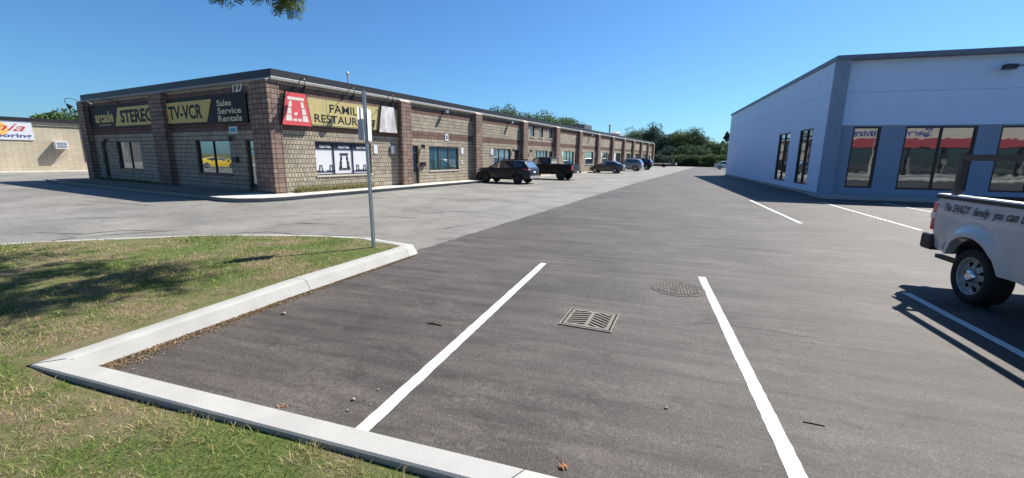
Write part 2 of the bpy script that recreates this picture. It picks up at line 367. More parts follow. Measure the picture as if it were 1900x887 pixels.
def window(par, fn, s0, s1, z0, z1, cols=(), rows=(), fm=None, gm=None, depth=.1, fw=.05, sill=True, name='window', trim=.03, sm=None):
    """frame with mullions; child pane; sill under it.  cols / rows = mullion positions 0..1"""
    d0, d1 = -depth+.03, -depth+.03+trim+.03; m = MB()
    fbar(m, fn, s0, s1, z0, z0+fw, d0, d1); fbar(m, fn, s0, s1, z1-fw, z1, d0, d1)
    fbar(m, fn, s0, s0+fw, z0+fw, z1-fw, d0, d1); fbar(m, fn, s1-fw, s1, z0+fw, z1-fw, d0, d1)
    for c in cols: x = s0+(s1-s0)*c; fbar(m, fn, x-fw*.45, x+fw*.45, z0+fw, z1-fw, d0, d1-.004)
    for r in rows: z = z0+(z1-z0)*r; fbar(m, fn, s0+fw, s1-fw, z-fw*.4, z+fw*.4, d0, d1-.008)
    w = part(name, m, fm or mt['frame_dark'], par)
    p = MB(); fbar(p, fn, s0+fw*.5, s1-fw*.5, z0+fw*.5, z1-fw*.5, d0-.02, d0+.012); part('pane', p, gm or mt['glass'], w)
    if sill:
        s = MB(); fbar(s, fn, s0-.03, s1+.03, z0-.07, z0-.003, -depth, .045); part('sill', s, sm or mt['sill'], w)
    return w
def door(par, fn, s0, s1, z0, z1, hinge=1, fm=None, gm=None, transom=.42, depth=.1):
    d0 = -depth+.02; fw = .06; m = MB(); d1 = d0+.06
    fbar(m, fn, s0, s0+fw, z0, z1, d0, d1); fbar(m, fn, s1-fw, s1, z0, z1, d0, d1); fbar(m, fn, s0+fw, s1-fw, z1-fw, z1, d0, d1); fbar(m, fn, s0+fw, s1-fw, z0, z0+.16, d0, d1)
    zt = z1-transom
    if transom: fbar(m, fn, s0+fw, s1-fw, zt, zt+.05, d0, d1)
    w = part('door', m, fm or mt['frame_brown'], par)
    p = MB(); fbar(p, fn, s0+fw*.5, s1-fw*.5, z0+.08, z1-fw*.5, d0-.02, d0+.015); part('pane', p, gm or mt['glass_dark'], w)
    h = MB(); x = s1-fw*1.4 if hinge > 0 else s0+fw*.4; fbar(h, fn, x, x+.05, z0+.95, z0+1.2, d1, d1+.05); part('handle', h, mt['galv'], w)
    return w
def zig(n, amp, seed): 
    r = random.Random(seed); return [r.uniform(-amp, amp) for _ in range(n)]

# ------------------------------------------------------------------ ground, pavements, markings, kerbs
mb = MB(); mb.quad((-900, -900, -.06), (900, -900, -.06), (900, 900, -.06), (-900, 900, -.06)); struct('ground', mb, mt['lawn'], None)
mb = MB(); mb.quad((-160, -70, -.004), (90, -70, -.004), (90, 175, -.004), (-160, 175, -.004)); struct('old_asphalt', mb, mt['asphalt_old'], AL)
# new asphalt: ragged joint against the old surface
js = []; N = 160
for i in range(N+1):
    u = 6.3+(112-6.3)*(i/N)**2; v = -4.17+(u-6.9)*.1265+random.uniform(-.03, .03)*(1+u*.01)
    if u > 30: v += (u-30)*.022
    js.append((v, u, .004))
mb = MB(); n = len(js); vs = js+[(70, 112, .004), (70, 1.8, .004), (-4.45, 1.8, .004)]
mb.add(vs, [tuple(range(len(vs)))]); struct('new_asphalt', mb, mt['asphalt_new'], AR)
mb = MB(); mb.quad((-90, -16, .0), (120, -16, .0), (120, -4.4, .0), (-90, -4.4, .0)); struct('street', mb, mt['road'], AR)
mb = MB(); mb.box(-90, 120, -3.6, -2.0, -.02, .12); mb.box(-90, 120, -17.6, -16.2, -.02, .12); struct('pavement', mb, mt['concrete_old'], AR)
mb = MB(); mb.box(-90, 120, -4.4, -4.2, -.02, .13); mb.box(-90, 120, -16.2, -16.0, -.02, .13); mb.box(-90, 120, -10.28, -10.16, .004, .006); struct('street_kerb', mb, mt['concrete'], AR)

def lk(u): return -4.50+.094*(u-2)            # lot-side top edge of the kerb along the island
# near kerb, in segments with joints, mitred at the corner
mb = MB()
def kerb_run(pts_out, pts_in, foot, z=.15, ch=.02):
    """strip of kerb: outer edge, inner (lot side) top edge, inner foot"""
    n = len(pts_out); vs = []
    for (a, b), (c_, d_), (e, f) in zip(pts_out, pts_in, foot):
        dv, du = c_-a, d_-b; l = math.hypot(dv, du); k = ch/l
        vs += [(a, b, -.03), (a, b, z-.012), (a+dv*k*.7, b+du*k*.7, z), (c_-dv*k, d_-du*k, z), (c_, d_, z-.014), (e, f, -.03)]
    fs = [(i*6+k, (i+1)*6+k, (i+1)*6+k+1, i*6+k+1) for i in range(n-1) for k in range(5)]
    fs += [tuple(range(6)), tuple(range((n-1)*6, n*6))[::-1]]
    mb.add(vs, fs)
kerb_run([(-4.53, 1.77), (-.62, 1.765)], [(-4.36, 1.945), (-.52, 1.94)], [(-4.31, 1.975), (-.52, 1.975)])
kerb_run([(-.612, 1.765), (3.2, 1.76)], [(-.512, 1.94), (3.2, 1.935)], [(-.512, 1.975), (3.2, 1.97)])
kerb_run([(3.208, 1.76), (7, 1.76)], [(3.208, 1.935), (7, 1.935)], [(3.208, 1.97), (7, 1.97)])
kerb_run([(7.01, 1.76), (30, 1.76)], [(7.01, 1.935), (30, 1.935)], [(7.01, 1.97), (30, 1.97)])
def isl(u0, u1, n=2):
    us = [u0+(u1-u0)*i/(n-1) for i in range(n)]
    kerb_run([(lk(u)-.25, u) for u in us], [(lk(u), u) for u in us], [(lk(u)+.09, u+.0) for u in us], ch=.05)
o0 = [(-4.545, 1.772), (lk(4.35)-.25, 4.35)]; i0 = [(-4.375, 1.955), (lk(4.35), 4.35)]; f0 = [(-4.32, 1.985), (lk(4.35)+.09, 4.35)]
kerb_run(o0, i0, f0, ch=.05)
isl(4.358, 6.5)
nose_o = [(lk(6.508)-.25, 6.508), (lk(6.65)-.26, 6.65), (lk(6.75)-.30, 6.74), (-4.95, 6.88), (-5.4, 7.04)]
nose_i = [(lk(6.508), 6.508), (lk(6.74)-.02, 6.76), (lk(6.74)-.12, 6.90), (-4.85, 7.06), (-5.4, 7.19)]
nose_f = [(lk(6.508)+.09, 6.508), (lk(6.74)+.06, 6.80), (lk(6.74)-.06, 6.97), (-4.83, 7.12), (-5.4, 7.24)]
kerb_run(nose_o, nose_i, nose_f, ch=.04)
arc = [(-5.41, 7.14), (-6.2, 7.08), (-7.0, 6.9), (-8.0, 6.52), (-9.0, 6.0), (-9.8, 5.45), (-10.6, 4.8), (-12, 3.5), (-14, 1.6), (-17, -1.0), (-20, -3.4)]
def offs(pl, d):
    o = []
    for i, p in enumerate(pl):
        a, b = pl[max(i-1, 0)], pl[min(i+1, len(pl)-1)]; dv, du = b[0]-a[0], b[1]-a[1]; l = math.hypot(dv, du); o.append((p[0]-du/l*d*-1, p[1]+dv/l*d*-1))
    return o
kerb_run(offs(arc, -.07), offs(arc, .07), offs(arc, .11), z=.13)
struct('kerb', mb, mt['concrete'], AR, smooth=True)

# lawn sheet (near strip and island)
poly = [(-20, -3.3), (-20, 1.0)]
def in_lawn(v, u):
    if u < 1.75: return -2.0 < u and -20 < v < 30
    if v > lk(u)-.26 or u > 7.02 or u > 6.72-(v+4.35)*.42: return False
    for (a, b), (c_, d_) in zip(arc, arc[1:]):
        if c_ <= v <= a: return u < b+(d_-b)*(v-a)/(c_-a)-.06
    return v > -5.4 and u < 7.03
def lawn_z(v, u): 
    z = .127+.01*math.sin(v*1.7+u)*math.sin(u*2.1-v*.6)
    if u < 1.77 and v > -4.7: z -= max(0, .035*(1-abs(u-1.74)/.14))*min(1, max(0, (v+4.5)/.4))
    return z
mb = MB(); st = .25; idx = {}
nv, nu = int(52/st), int(10/st)
us_ = [-2+st*j for j in range(15)]+[1.6, 1.68, 1.765]
for a, b in zip(us_, us_[1:]):
    for i in range(int(44/st)):
        v0, v1 = -20+i*st, -20+(i+1)*st
        mb.quad((v0, a, lawn_z(v0, a)), (v1, a, lawn_z(v1, a)), (v1, b, lawn_z(v1, b)), (v0, b, lawn_z(v0, b)))
u = 1.765
while u < 7.1:
    u2 = min(u+.2, 7.1)
    for i in range(int(15.7/.2)+1):
        v0, v1 = -20+.2*i, -20+.2*(i+1)
        ok = [in_lawn(min(a, lk(b)-.3), max(b, 1.77)) for a, b in ((v0, u), (v1, u), (v0, u2), (v1, u2))]
        if any(ok):
            vm = lambda v, uu: min(v, lk(uu)-.07)
            P = [(vm(v0, u), u), (vm(v1, u), u), (vm(v1, u2), u2), (vm(v0, u2), u2)]
            P = [(a, min(b, np.interp(-a, [-p[0] for p in arc], [p[1] for p in arc])+.0)) for a, b in P]
            mb.quad(*[(a, b, lawn_z(a, max(b, 1.8))) for a, b in P])
    u = u2
struct('lawn', mb, mt['lawn'], AR, smooth=True)

# painted lines
def stripe(mb, v0, u0, v1, u1, w=.1, z=.0075):
    dv, du = v1-v0, u1-u0; l = math.hypot(dv, du); a, b = -du/l*w/2, dv/l*w/2; k = max(2, int(l/.07)); L = []; Rr = []
    for i in range(k+1):
        t_ = i/k; j = random.uniform(-.0035, .0035); j2 = random.uniform(-.0035, .0035); L.append((v0+dv*t_+a+j, u0+du*t_+b, z)); Rr.append((v0+dv*t_-a+j2, u0+du*t_-b, z))
    mb.add(L+Rr, [(i, i+1, k+1+i+1, k+1+i) for i in range(k)])
for i, args in enumerate([(-1.70, 1.97, -1.62, 6.9), (.95, 1.97, .89, 6.92), (3.52, 1.97, 3.52, 7.05), (6.12, 1.97, 6.12, 7.05), (8.72, 1.97, 8.72, 7.05), (4.3, 14.1, 4.42, 21.35), (7.02, 13.9, 7.3, 21.7), (4.4, 21.42, 7.4, 21.55), (9.9, 14, 9.9, 22.6), (12.5, 14, 12.5, 22.6)]):
    mb = MB(); stripe(mb, *args, w=.105 if i != 7 else .07); struct('parking_line', mb, mt['line_paint'], AR)
for a in [(-15.6, 13.6, -13.2, 13.75), (-15.7, 16.4, -12.7, 16.55), (-15.7, 19.1, -13.0, 19.2), (-15.7, 21.8, -12.9, 21.9), (-15.7, 24.4, -12.9, 24.5)]:
    mb = MB(); stripe(mb, *a, w=.09, z=.002); struct('faded_parking_line', mb, mt['faded_paint'], AL)

# pavements of the two buildings
mb = MB()
walk = [(-36.5, 9.02), (-18.2, 8.98), (-17.3, 8.92), (-16.55, 9.1), (-16.0, 9.6), (-15.78, 10.3), (-15.85, 12.0), (-15.95, 16.0), (-16.1, 26.0), (-16.3, 26.4), (-16.75, 26.6)]
kerbw = offs(walk, .16)
n = len(walk)
vs = [(a, b, -.03) for a, b in walk]+[(a, b, .135) for a, b in walk]+[(a+(c_-a)*.15, b+(d_-b)*.15, .15) for (a, b), (c_, d_) in zip(walk, kerbw)]+[(a, b, .15) for a, b in kerbw]
mb.add(vs, [(r*n+i, r*n+i+1, (r+1)*n+i+1, (r+1)*n+i) for i in range(n-1) for r in range(3)])
struct('pavement_kerb', mb, mt['concrete'], AL, smooth=True)
mb = MB(); inn = [p for p in kerbw if p[0] > -18.4]
vs = [(a, b, .146) for a, b in inn]+[(-17.1, 26.6, .146), (-17.25, 11.3, .146), (-18.3, 11.3, .146)]
mb.add(vs, [tuple(range(len(vs)))]); mb.box(-17.25, -16.65, 26.6, 93, -.03, .08); struct('walkway', mb, mt['concrete_old'], AL)
mb = MB(); mb.quad((-36.5, 9.18, .142), (-18.3, 9.14, .142), (-18.3, 11.3, .142), (-36.5, 11.3, .142)); struct('planting_bed', mb, mt['bed'], AL)
mb = MB(); mb.box(8.0, 40, 23.9, 25.95, -.03, .14); struct('walkway', mb, mt['concrete'], AR)
mb = MB(); mb.box(-53.6, -52.0, 5, 40, -.03, .1); struct('walkway', mb, mt['concrete_old'], AL)

# tar sealed cracks on the old asphalt, cold joints on the new
def pixg(px, py): q = ray(px, py); t_ = -CAM_H/q.z; return (q.x*t_, q.y*t_)
mt['tar'] = simple('tar_seal', (.05, .047, .044), .8, 0, .3, .25, 5)
mt['joint'] = simple('cold_joint', (.036, .032, .030), .85, 0, .3, .2, 9)
rt = random.Random(3)
def seam(paths, w, mat, name, z):
    for pth in paths:
        P = []
        for (a, b), (c_, d_) in zip(pth, pth[1:]):
            p0, p1 = Vector(pixg(a, b)), Vector(pixg(c_, d_)); k = max(2, int((p1-p0).length/.18))
            P += [p0.lerp(p1, i/k)+Vector((rt.gauss(0, .018), rt.gauss(0, .018))) for i in range(k)]
        m = MB(); vs = []
        for i, p in enumerate(P):
            d = (P[min(i+1, len(P)-1)]-P[max(i-1, 0)]).normalized(); nn = Vector((-d.y, d.x))*w*rt.uniform(.25, 1.)*(.25+min(1, min(i, len(P)-1-i)/4)); vs += [(p.x+nn.x, p.y+nn.y, z), (p.x-nn.x, p.y-nn.y, z)]
        m.add(vs, [(2*i, 2*i+1, 2*i+3, 2*i+2) for i in range(len(P)-1)]); struct(name, m, mat, None)
seam([[(0, 458), (90, 447), (190, 437), (300, 429), (380, 426)], [(0, 437), (70, 431), (150, 434), (240, 427), (330, 428)], [(95, 446), (130, 440), (170, 432)], [(390, 436), (450, 432), (500, 430), (560, 436), (650, 437), (740, 432)], [(500, 418), (560, 414), (640, 417)], [(640, 405), (720, 402), (800, 405)], [(520, 401), (580, 397), (680, 395)], [(60, 412), (150, 405), (260, 402)], [(770, 398), (840, 392), (900, 395)], [(800, 428), (850, 420), (890, 414)], [(220, 398), (300, 393), (330, 391)], [(150, 372), (260, 380), (300, 384)], [(830, 372), (900, 370), (960, 376)]], .03, mt['tar'], 'tar_seam', .0)
seam([[(1152, 590), (1230, 596), (1320, 603), (1345, 606)], [(1100, 532), (1085, 574)], [(1126, 538), (1120, 576)], [(1068, 612), (1052, 652)], [(1102, 616), (1085, 655)], [(985, 530), (1100, 543), (1190, 544)], [(880, 434), (1000, 446), (1150, 452), (1320, 458), (1500, 470)], [(1350, 604), (1480, 625), (1620, 640)]], .006, mt['joint'], 'paving_joint', .0065)

# ------------------------------------------------------------------ brick building
E = face_v(-17.15); F = face_u(11.15); H1 = 5.16; ROOFZ = 4.84
BB = thing('brick_building', 'long one storey building of tan split face block with brown bands and dark coping', 'building', AL, (0, 0, 0))
GL = mt
ew = [  # east side windows: s0,s1,z0,z1,cols,rows,glass
    (20.85, 23.95, .90, 2.37, (.333, .667), (), 'glass_teal'), (28.65, 31.3, .9, 2.4, (.33, .67), (), 'glass_curtain'),
    (34.85, 35.75, 3.6, 4.57, (.5,), (), 'glass_pale'), (36.75, 37.65, 3.6, 4.57, (.5,), (), 'glass_pale'), (38.95, 39.85, 3.6, 4.57, (.5,), (), 'glass_pale'),
    (35.9, 38.8, .9, 2.42, (.25, .5, .75), (), 'glass_curtain'), (43.15, 46.2, .95, 2.45, (.33, .67), (), 'glass_teal'), (50.25, 53.2, 1.0, 2.5, (), (), 'glass'),
    (57.2, 59.7, 1.0, 2.52, (.5,), (), 'glass_curtain'), (63.9, 66.8, 1.0, 2.55, (.5,), (), 'glass_dark'), (70.5, 73.2, 1.0, 2.55, (.33, .67), (), 'glass_teal'),
    (76.9, 79.9, 1.0, 2.6, (.5,), (), 'glass_teal'), (83.0, 85.9, 1.0, 2.65, (.5,), (), 'glass_pale'), (88.6, 89.4, 3.6, 4.57, (), (), 'glass'), (90.4, 91.2, 3.6, 4.57, (), (), 'glass')]
ed = [(19.12, 19.9), (31.95, 32.85), (39.2, 40.1), (46.55, 47.1), (59.95, 60.85), (67.0, 67.5), (73.5, 73.95), (80.05, 80.28), (86.05, 86.45), (88.6, 90.6)]
holes = [w[:4] for w in ew]+[(a, b, .146, 2.37) for a, b in ed]+[(12.9, 16.2, .85, 2.38)]
mb = MB(); wall(mb, E, 11.15, 92.8, -.03, ROOFZ, holes, .16); part('wall', mb, mt['block_wall'], BB)
for s0, s1, z0, z1, cols, rows, g in ew: window(BB, E, s0, s1, z0, z1, cols, rows, mt['frame_brown'], mt[g], depth=.16, fw=.055)
for a, b in ed: door(BB, E, a, b, .146, 2.37, depth=.16)
fwn = [(-23.65, -20.72, .82, 2.41, (.49,), ()), (-32.4, -29.45, .82, 2.41, (.5,), ())]
fd = [(-19.5, -18.6), (-34.5, -33.75)]
mb = MB(); wall(mb, F, -36, -17.15, -.03, ROOFZ, [w[:4] for w in fwn]+[(a, b, .146, 2.4) for a, b in fd], .16); part('wall', mb, mt['block_wall'], BB)
for w in fwn: window(BB, F, *w, mt['frame_dark'], mt['glass_shop'], depth=.16, fw=.06, sm=mt['frame_dark'])
for a, b in fd: door(BB, F, a, b, .146, 2.4, depth=.16, gm=mt['glass'])
mb = MB(); mb.box(-36, -17.16, 92.6, 92.8, -.03, ROOFZ); mb.box(-36, -35.85, 11.16, 92.6, -.03, ROOFZ); part('wall', mb, mt['block_plain'], BB)
mb = MB(); mb.box(-35.9, -17.0, 11.0, 92.7, ROOFZ-.1, ROOFZ); part('roof', mb, mt['roof'], BB)
def pier(v0, v1, u0, u1):
    mb = MB(); mb.box(v0, v1, u0, u1, -.03, 4.72); pl = part('pilaster', mb, mt['block_pier'], BB)
    mb = MB(); a, b = max(u0, 11.0) if v1 < -20 else u0, u1
    if u0 < 11: mb.add([(v0, u0, 4.72), (v1, u0, 4.72), (v1, u1, 4.72), (v0, u1, 4.72), (v0, 11.1, 4.86), (v1, 11.1, 4.86), (v0, u1, 4.86), (v1, u1, 4.86)], [(0, 1, 5, 4), (1, 2, 7, 5), (3, 0, 4, 6), (4, 5, 7, 6)])
    else: mb.add([(v1, u0, 4.72), (v1, u1, 4.72), (v0, u1, 4.72), (v0, u0, 4.72), (-17.1, u0, 4.86), (-17.1, u1, 4.86), (v0, u0, 4.86), (v0, u1, 4.86)], [(0, 1, 5, 4), (0, 4, 6, 3), (1, 2, 7, 5), (4, 5, 7, 6)])
    part('cap', mb, mt['sill'], pl)
for s, e in [(18.2, 19.0), (25.65, 26.45), (33.0, 33.8), (40.3, 41.1), (47.15, 47.95), (54.2, 55), (61, 61.8), (67.6, 68.4), (74, 74.8), (80.3, 81.1), (86.5, 87.3), (92.02, 92.83)]: pier(-17.25, -16.82, s, e)
pier(-18.36, -17.085, 10.84, 11.36); pier(-27.05, -25.75, 10.84, 11.3); pier(-36.1, -35.25, 10.84, 11.3)
mb = MB(); cp = .12
mb.box(-36.1, -17.07, 11.07, 11.5, 4.85, H1); mb.box(-17.5, -17.07, 11.5, 92.9, 4.85, H1); mb.box(-36.1, -17.5, 92.5, 92.9, 4.85, H1); mb.box(-36.1, -35.7, 11.5, 92.5, 4.85, H1)
part('coping', mb, mt['coping_dark'], BB)
mb = MB(); mb.box(-17.07, -17.05, 11.05, 92.9, 4.84, 4.868); part('drip_edge', mb, mt['white_paint'], BB)

# poster window on the side wall
pw = window(BB, E, 12.9, 16.2, .85, 2.38, (.315, .655), (), mt['navy'], mt['white_board'], depth=.16, fw=.05)
mb = MB(); fbar(mb, E, 12.95, 16.15, 2.03, 2.33, -.115, -.095); part('header_band', mb, mt['navy'], pw)
for a, b in ((13.2, 13.8), (14.23, 14.87), (15.32, 15.95)):
    mb = MB(); text(mb, "Kadu's Plaka", E, a, b, 2.1, 2.24, -.09, .03); part('lettering', mb, mt['white_board'], pw)
mb = MB()
def stones(mb, fn, sc, z0, w, h, d0, d1):       # the little stone arch emblem: a lintel on two stepped legs
    P = lambda x, y: (sc+x*w, z0+y*h)
    mb.prism([P(-.36, .88), P(.36, .88), P(.36, 1), P(-.36, 1)], fn, d0, d1)
    for sg in (-1, 1):
        for y0, y1, xo0, xo1, xi in ((0, .25, .5, .45, .24), (.29, .54, .43, .38, .24), (.58, .83, .36, .30, .20)):
            mb.prism([P(sg*xo0, y0), P(sg*xi, y0), P(sg*xi*.98, y1), P(sg*xo1, y1)], fn, d0, d1)
    for x in (-.1, .1): mb.prism([P(x-.08, 0), P(x+.08, 0), P(x+.08, .11), P(x-.08, .11)], fn, d0, d1)
stones(mb, E, 14.56, 1.07, .66, .8, -.114, -.1)
part('emblem', mb, mt['navy'], pw)
rr = random.Random(5)
for a, b, cs in ((12.98, 13.9, (13.22, 13.78)), (15.12, 16.12, (15.36, 15.82))):
    x = a; mb = MB()
    for cx in cs: stones(mb, E, cx, 1.01, .22, .3, -.114, -.1)
    while x < b: w_ = rr.uniform(.015, .05); mb.prism([(x, .98), (x+w_, .98), (x+w_*.5, 1.0+rr.uniform(.02, .09))], E, -.114, -.1); x += w_*1.1
    part('emblem', mb, mt['navy'], pw)

# ---- signs on the brick building
sg = thing('arcade_sign', 'black sign board reading arcade STEREO in gold beside the far corner pier', 'sign', AL, (-30.9, 11.1, 3.2))
mb = MB(); fbar(mb, F, -35.2, -27.08, 3.15, 4.36, .01, .09); part('board', mb, mt['sign_black'], sg)
mb = MB(); mb.prism([(-31.74, 3.24), (-27.1, 3.24), (-27.1, 4.22), (-31.2, 4.22)], F, .088, .105); part('panel', mb, mt['sign_gold'], sg)
mb = MB(); text(mb, 'STEREO', F, -31.0, -27.12, 3.38, 4.08, .109, .04); part('lettering', mb, mt['sign_black'], sg)
mb = MB(); text(mb, 'arcade', F, -34.4, -31.95, 3.46, 4.1, .094, .03); [fbar(mb, F, -33.9+.2*i, -33.74+.2*i, 3.3, 3.35, .088, .094) for i in range(8)]; part('lettering', mb, mt['sign_gold'], sg)
sg = thing('repair_sign', 'black sign board with gold TV-VCR panel and Sales Service Rentals beneath the house number', 'sign', AL, (-22, 11.1, 3.2))
mb = MB(); fbar(mb, F, -25.73, -18.95, 3.12, 4.33, .01, .09); part('board', mb, mt['sign_black'], sg)
mb = MB(); mb.prism([(-25.72, 3.22), (-22.15, 3.22), (-21.6, 4.2), (-25.72, 4.2)], F, .088, .105); part('panel', mb, mt['sign_gold'], sg)
mb = MB(); text(mb, 'TV-VCR', F, -25.55, -22.45, 3.38, 4.04, .109, .03); part('lettering', mb, mt['sign_black'], sg)
mb = MB()
for tx, e, z in (('Sales', -20.05, 3.86), ('Service', -19.35, 3.52), ('Rentals', -19.35, 3.19)): text(mb, tx, F, -21.2, e, z, z+.27, .094, .02)
part('lettering', mb, mt['sign_cream'], sg)
mb = MB(); text(mb, '127', F, -19.95, -19.15, 4.4, 4.79, .03, .03, .1)
solo('house_number', mb, mt['white_board'], 'white painted 127 numerals above the TV-VCR sign', 'house number', AL, (-19.5, 11.1, 4.57))
sg = thing('restaurant_sign', 'long olive sign board reading FAMILY RESTAURANT across the sunlit side wall', 'sign', AL, (-17.1, 14.7, 3.05))
mb = MB(); fbar(mb, E, 11.45, 18.12, 3.06, 4.26, .01, .1)
part('board', mb, mt['olive_trim'], sg)
mb = MB(); fbar(mb, E, 11.5, 13.55, 3.11, 4.21, .1, .108); fbar(mb, E, 13.57, 18.07, 3.11, 4.21, .1, .108); part('panel', mb, mt['sign_olive'], sg)
mb = MB(); text(mb, 'FAMILY', E, 13.72, 15.72, 3.69, 4.06, .112, .012); text(mb, 'RESTAURANT', E, 12.9, 16.5, 3.21, 3.57, .112, .012); part('lettering', mb, mt['sign_black'], sg)
sg = thing('emblem_sign', 'red tapered sign with pale stone arch emblem on the restaurant board', 'sign', AL, (-16.95, 12, 2.97))
mb = MB(); mb.prism([(11.26, 2.97), (12.7, 2.97), (12.5, 4.36), (11.54, 4.36)], E, .12, .2); part('board', mb, mt['sign_black'], sg)
mb = MB(); mb.prism([(11.30, 3.0), (12.66, 3.0), (12.47, 4.33), (11.57, 4.33)], E, .195, .206); part('panel', mb, mt['sign_red'], sg)
mb = MB(); stones(mb, E, 11.99, 3.17, 1.06, .98, .204, .21)
mb.prism([(11.85, 3.5), (11.93, 3.52), (12.02, 3.55), (12.0, 3.42), (11.88, 3.40)], E, .204, .21); part('emblem', mb, mt['sign_pale'], sg)
t = NT('stained_white'); c = t.coord()
mt['stained'] = t.fin(t.mix(t.ramp(t.noise(t.mapping(c, (1, 1.5, .7)), 1.9, 5, .6, .5), [(.4, 0.), (.6, 1.)]), (.66, .65, .64), (.40, .37, .36)), .5, 0, .4)
sg = thing('blank_sign', 'blank weathered white tapered sign at the end of the restaurant board', 'sign', AL, (-16.95, 17.3, 2.97))
mb = MB(); mb.prism([(16.6, 2.96), (17.96, 2.96), (17.78, 4.34), (16.84, 4.34)], E, .12, .2); part('board', mb, mt['frame_brown'], sg)
mb = MB(); mb.prism([(16.63, 2.99), (17.93, 2.99), (17.75, 4.31), (16.87, 4.31)], E, .198, .208); part('panel', mb, mt['stained'], sg)

def gooseneck(fn, s, z, label, group, reach=.75, side=.0):
    P = [Vector(fn(s, z, .0)), Vector(fn(s, z+.04, .14)), Vector(fn(s+side*.5, z+.24, reach*.55)), Vector(fn(s+side*.8, z+.38, reach*.85)), Vector(fn(s+side, z+.36, reach*1.05)), Vector(fn(s+side, z+.18, reach*1.1)), Vector(fn(s+side, z+.04, reach*1.04))]
    o = thing('gooseneck_lamp', label, 'lamp', AL, tuple(P[0]), group)
    Q = []
    for i in range(len(P)-1):
        a, b, c_, d_ = P[max(i-1, 0)], P[i], P[i+1], P[min(i+2, len(P)-1)]
        for k in range(4):
            q = k/4; Q.append(.5*((2*b)+(c_-a)*q+(2*a-5*b+4*c_-d_)*q*q+(3*b-a-3*c_+d_)*q**3))
    Q.append(P[-1]); m = MB(); m.tube(Q, .016, 6); part('arm', m, mt['black_metal'], o, smooth=True)
    m = MB(); m.box(s-.06, s+.06, z-.06, z+.06, .0, .05, fn); part('mount', m, mt['black_metal'], o)
    e = P[-1]; axis = (Vector(fn(s, z-.9, .35))-Vector(fn(s, z, 1.1))).normalized()
    m = MB(); prof = [(.03, 0), (.05, .04), (.07, .09), (.13, .2), (.155, .27), (.15, .275), (.0, .2)]; m.lathe(prof, (0, 0, 0), 'z', 18)
    q = Vector((0, 0, 1)).rotation_difference(axis); m.v = [tuple(q@Vector(p)+e-axis*.03) for p in m.v]; part('shade', m, mt['black_metal'], o, smooth=True)
GG = 'black gooseneck sign lamps'
gooseneck(E, 12.05, 4.5, 'black gooseneck lamp above the red emblem sign', GG, .72)
gooseneck(E, 14.6, 4.5, 'black gooseneck lamp above the FAMILY lettering', GG, .72)
gooseneck(E, 17.1, 4.48, 'black gooseneck lamp above the blank white sign', GG, .72)
gooseneck(F, -31.3, 4.5, 'black gooseneck lamp above the gold STEREO panel', GG, .95, -1.2)
gooseneck(F, -34.6, 4.45, 'black gooseneck lamp above arcade lettering at the far corner pier', GG, .95, -.6)

def wall_lamp(s, z, label):
    o = thing('wall_lamp', label, 'lamp', AL, E(s, z, 0), 'spotlights along the upper brown band')
    m = MB(); fbar(m, E, s-.07, s+.07, z-.06, z+.06, 0, .06); m.tube([E(s, z, .05), E(s, z+.05, .2)], .025, 6); part('arm', m, mt['black_metal'], o)
    m = MB(); m.prism([(s-.13, z-.06), (s+.13, z-.06), (s+.1, z+.1), (s-.1, z+.1)], E, .16, .38); part('lamp_head', m, mt['galv'], o)
wall_lamp(22.3, 4.52, 'grey spotlight over the teal three pane window'); wall_lamp(30.9, 4.5, 'grey spotlight on the wall above the dark sport utility vehicle')
wall_lamp(51.5, 4.5, 'grey spotlight on the wall above the black pickup tail'); wall_lamp(89.9, 4.7, 'grey spotlight near the far end of the brick wall')
def lantern(fn, s, z, label):
    o = thing('wall_lantern', label, 'lamp', AL, fn(s, z, 0), 'small entrance lanterns')
    m = MB(); fbar(m, fn, s-.04, s+.04, z-.08, z+.08, 0, .03); m.tube([fn(s, z+.02, .02), fn(s, z+.1, .09), fn(s, z+.08, .15)], .012, 6); part('bracket', m, mt['black_metal'], o)
    m = MB(); m.lathe([(.02, .1), (.07, .06), (.075, -.1), (.05, -.13), (0, -.13)], fn(s, z, .15), 'z', 8); part('lamp_head', m, mt['black_metal'], o)
lantern(E, 20.2, 2.36, 'black lantern between glass door and teal window'); lantern(E, 31.65, 2.36, 'black lantern beside the door behind the black pickup')
lantern(F, -20.35, 2.45, 'black lantern above the mailbox by the corner door'); lantern(F, -33.4, 2.45, 'black lantern beside the door at the far corner')
lantern(E, 34.9, 2.36, 'black lantern left of the striped blind window'); lantern(E, 48.6, 2.36, 'black lantern beside the door past the black pickup')
def mailbox(fn, s, z, label):
    o = thing('mailbox', label, 'mailbox', AL, fn(s, z, 0), 'black wall mailboxes')
    m = MB(); m.prism([(s-.19, z), (s+.19, z), (s+.19, z+.2), (s-.19, z+.2)], fn, .005, .12); part('box', m, mt['black'], o)
    m = MB(); m.prism([(s-.2, z+.2), (s+.2, z+.2), (s+.2, z+.23), (s-.2, z+.23)], fn, 0, .15); part('lid', m, mt['black_metal'], o)
mailbox(F, -20.25, 1.4, 'black mailbox by the door next to the corner pier'); mailbox(E, 20.2, 1.16, 'black mailbox between glass door and teal window')
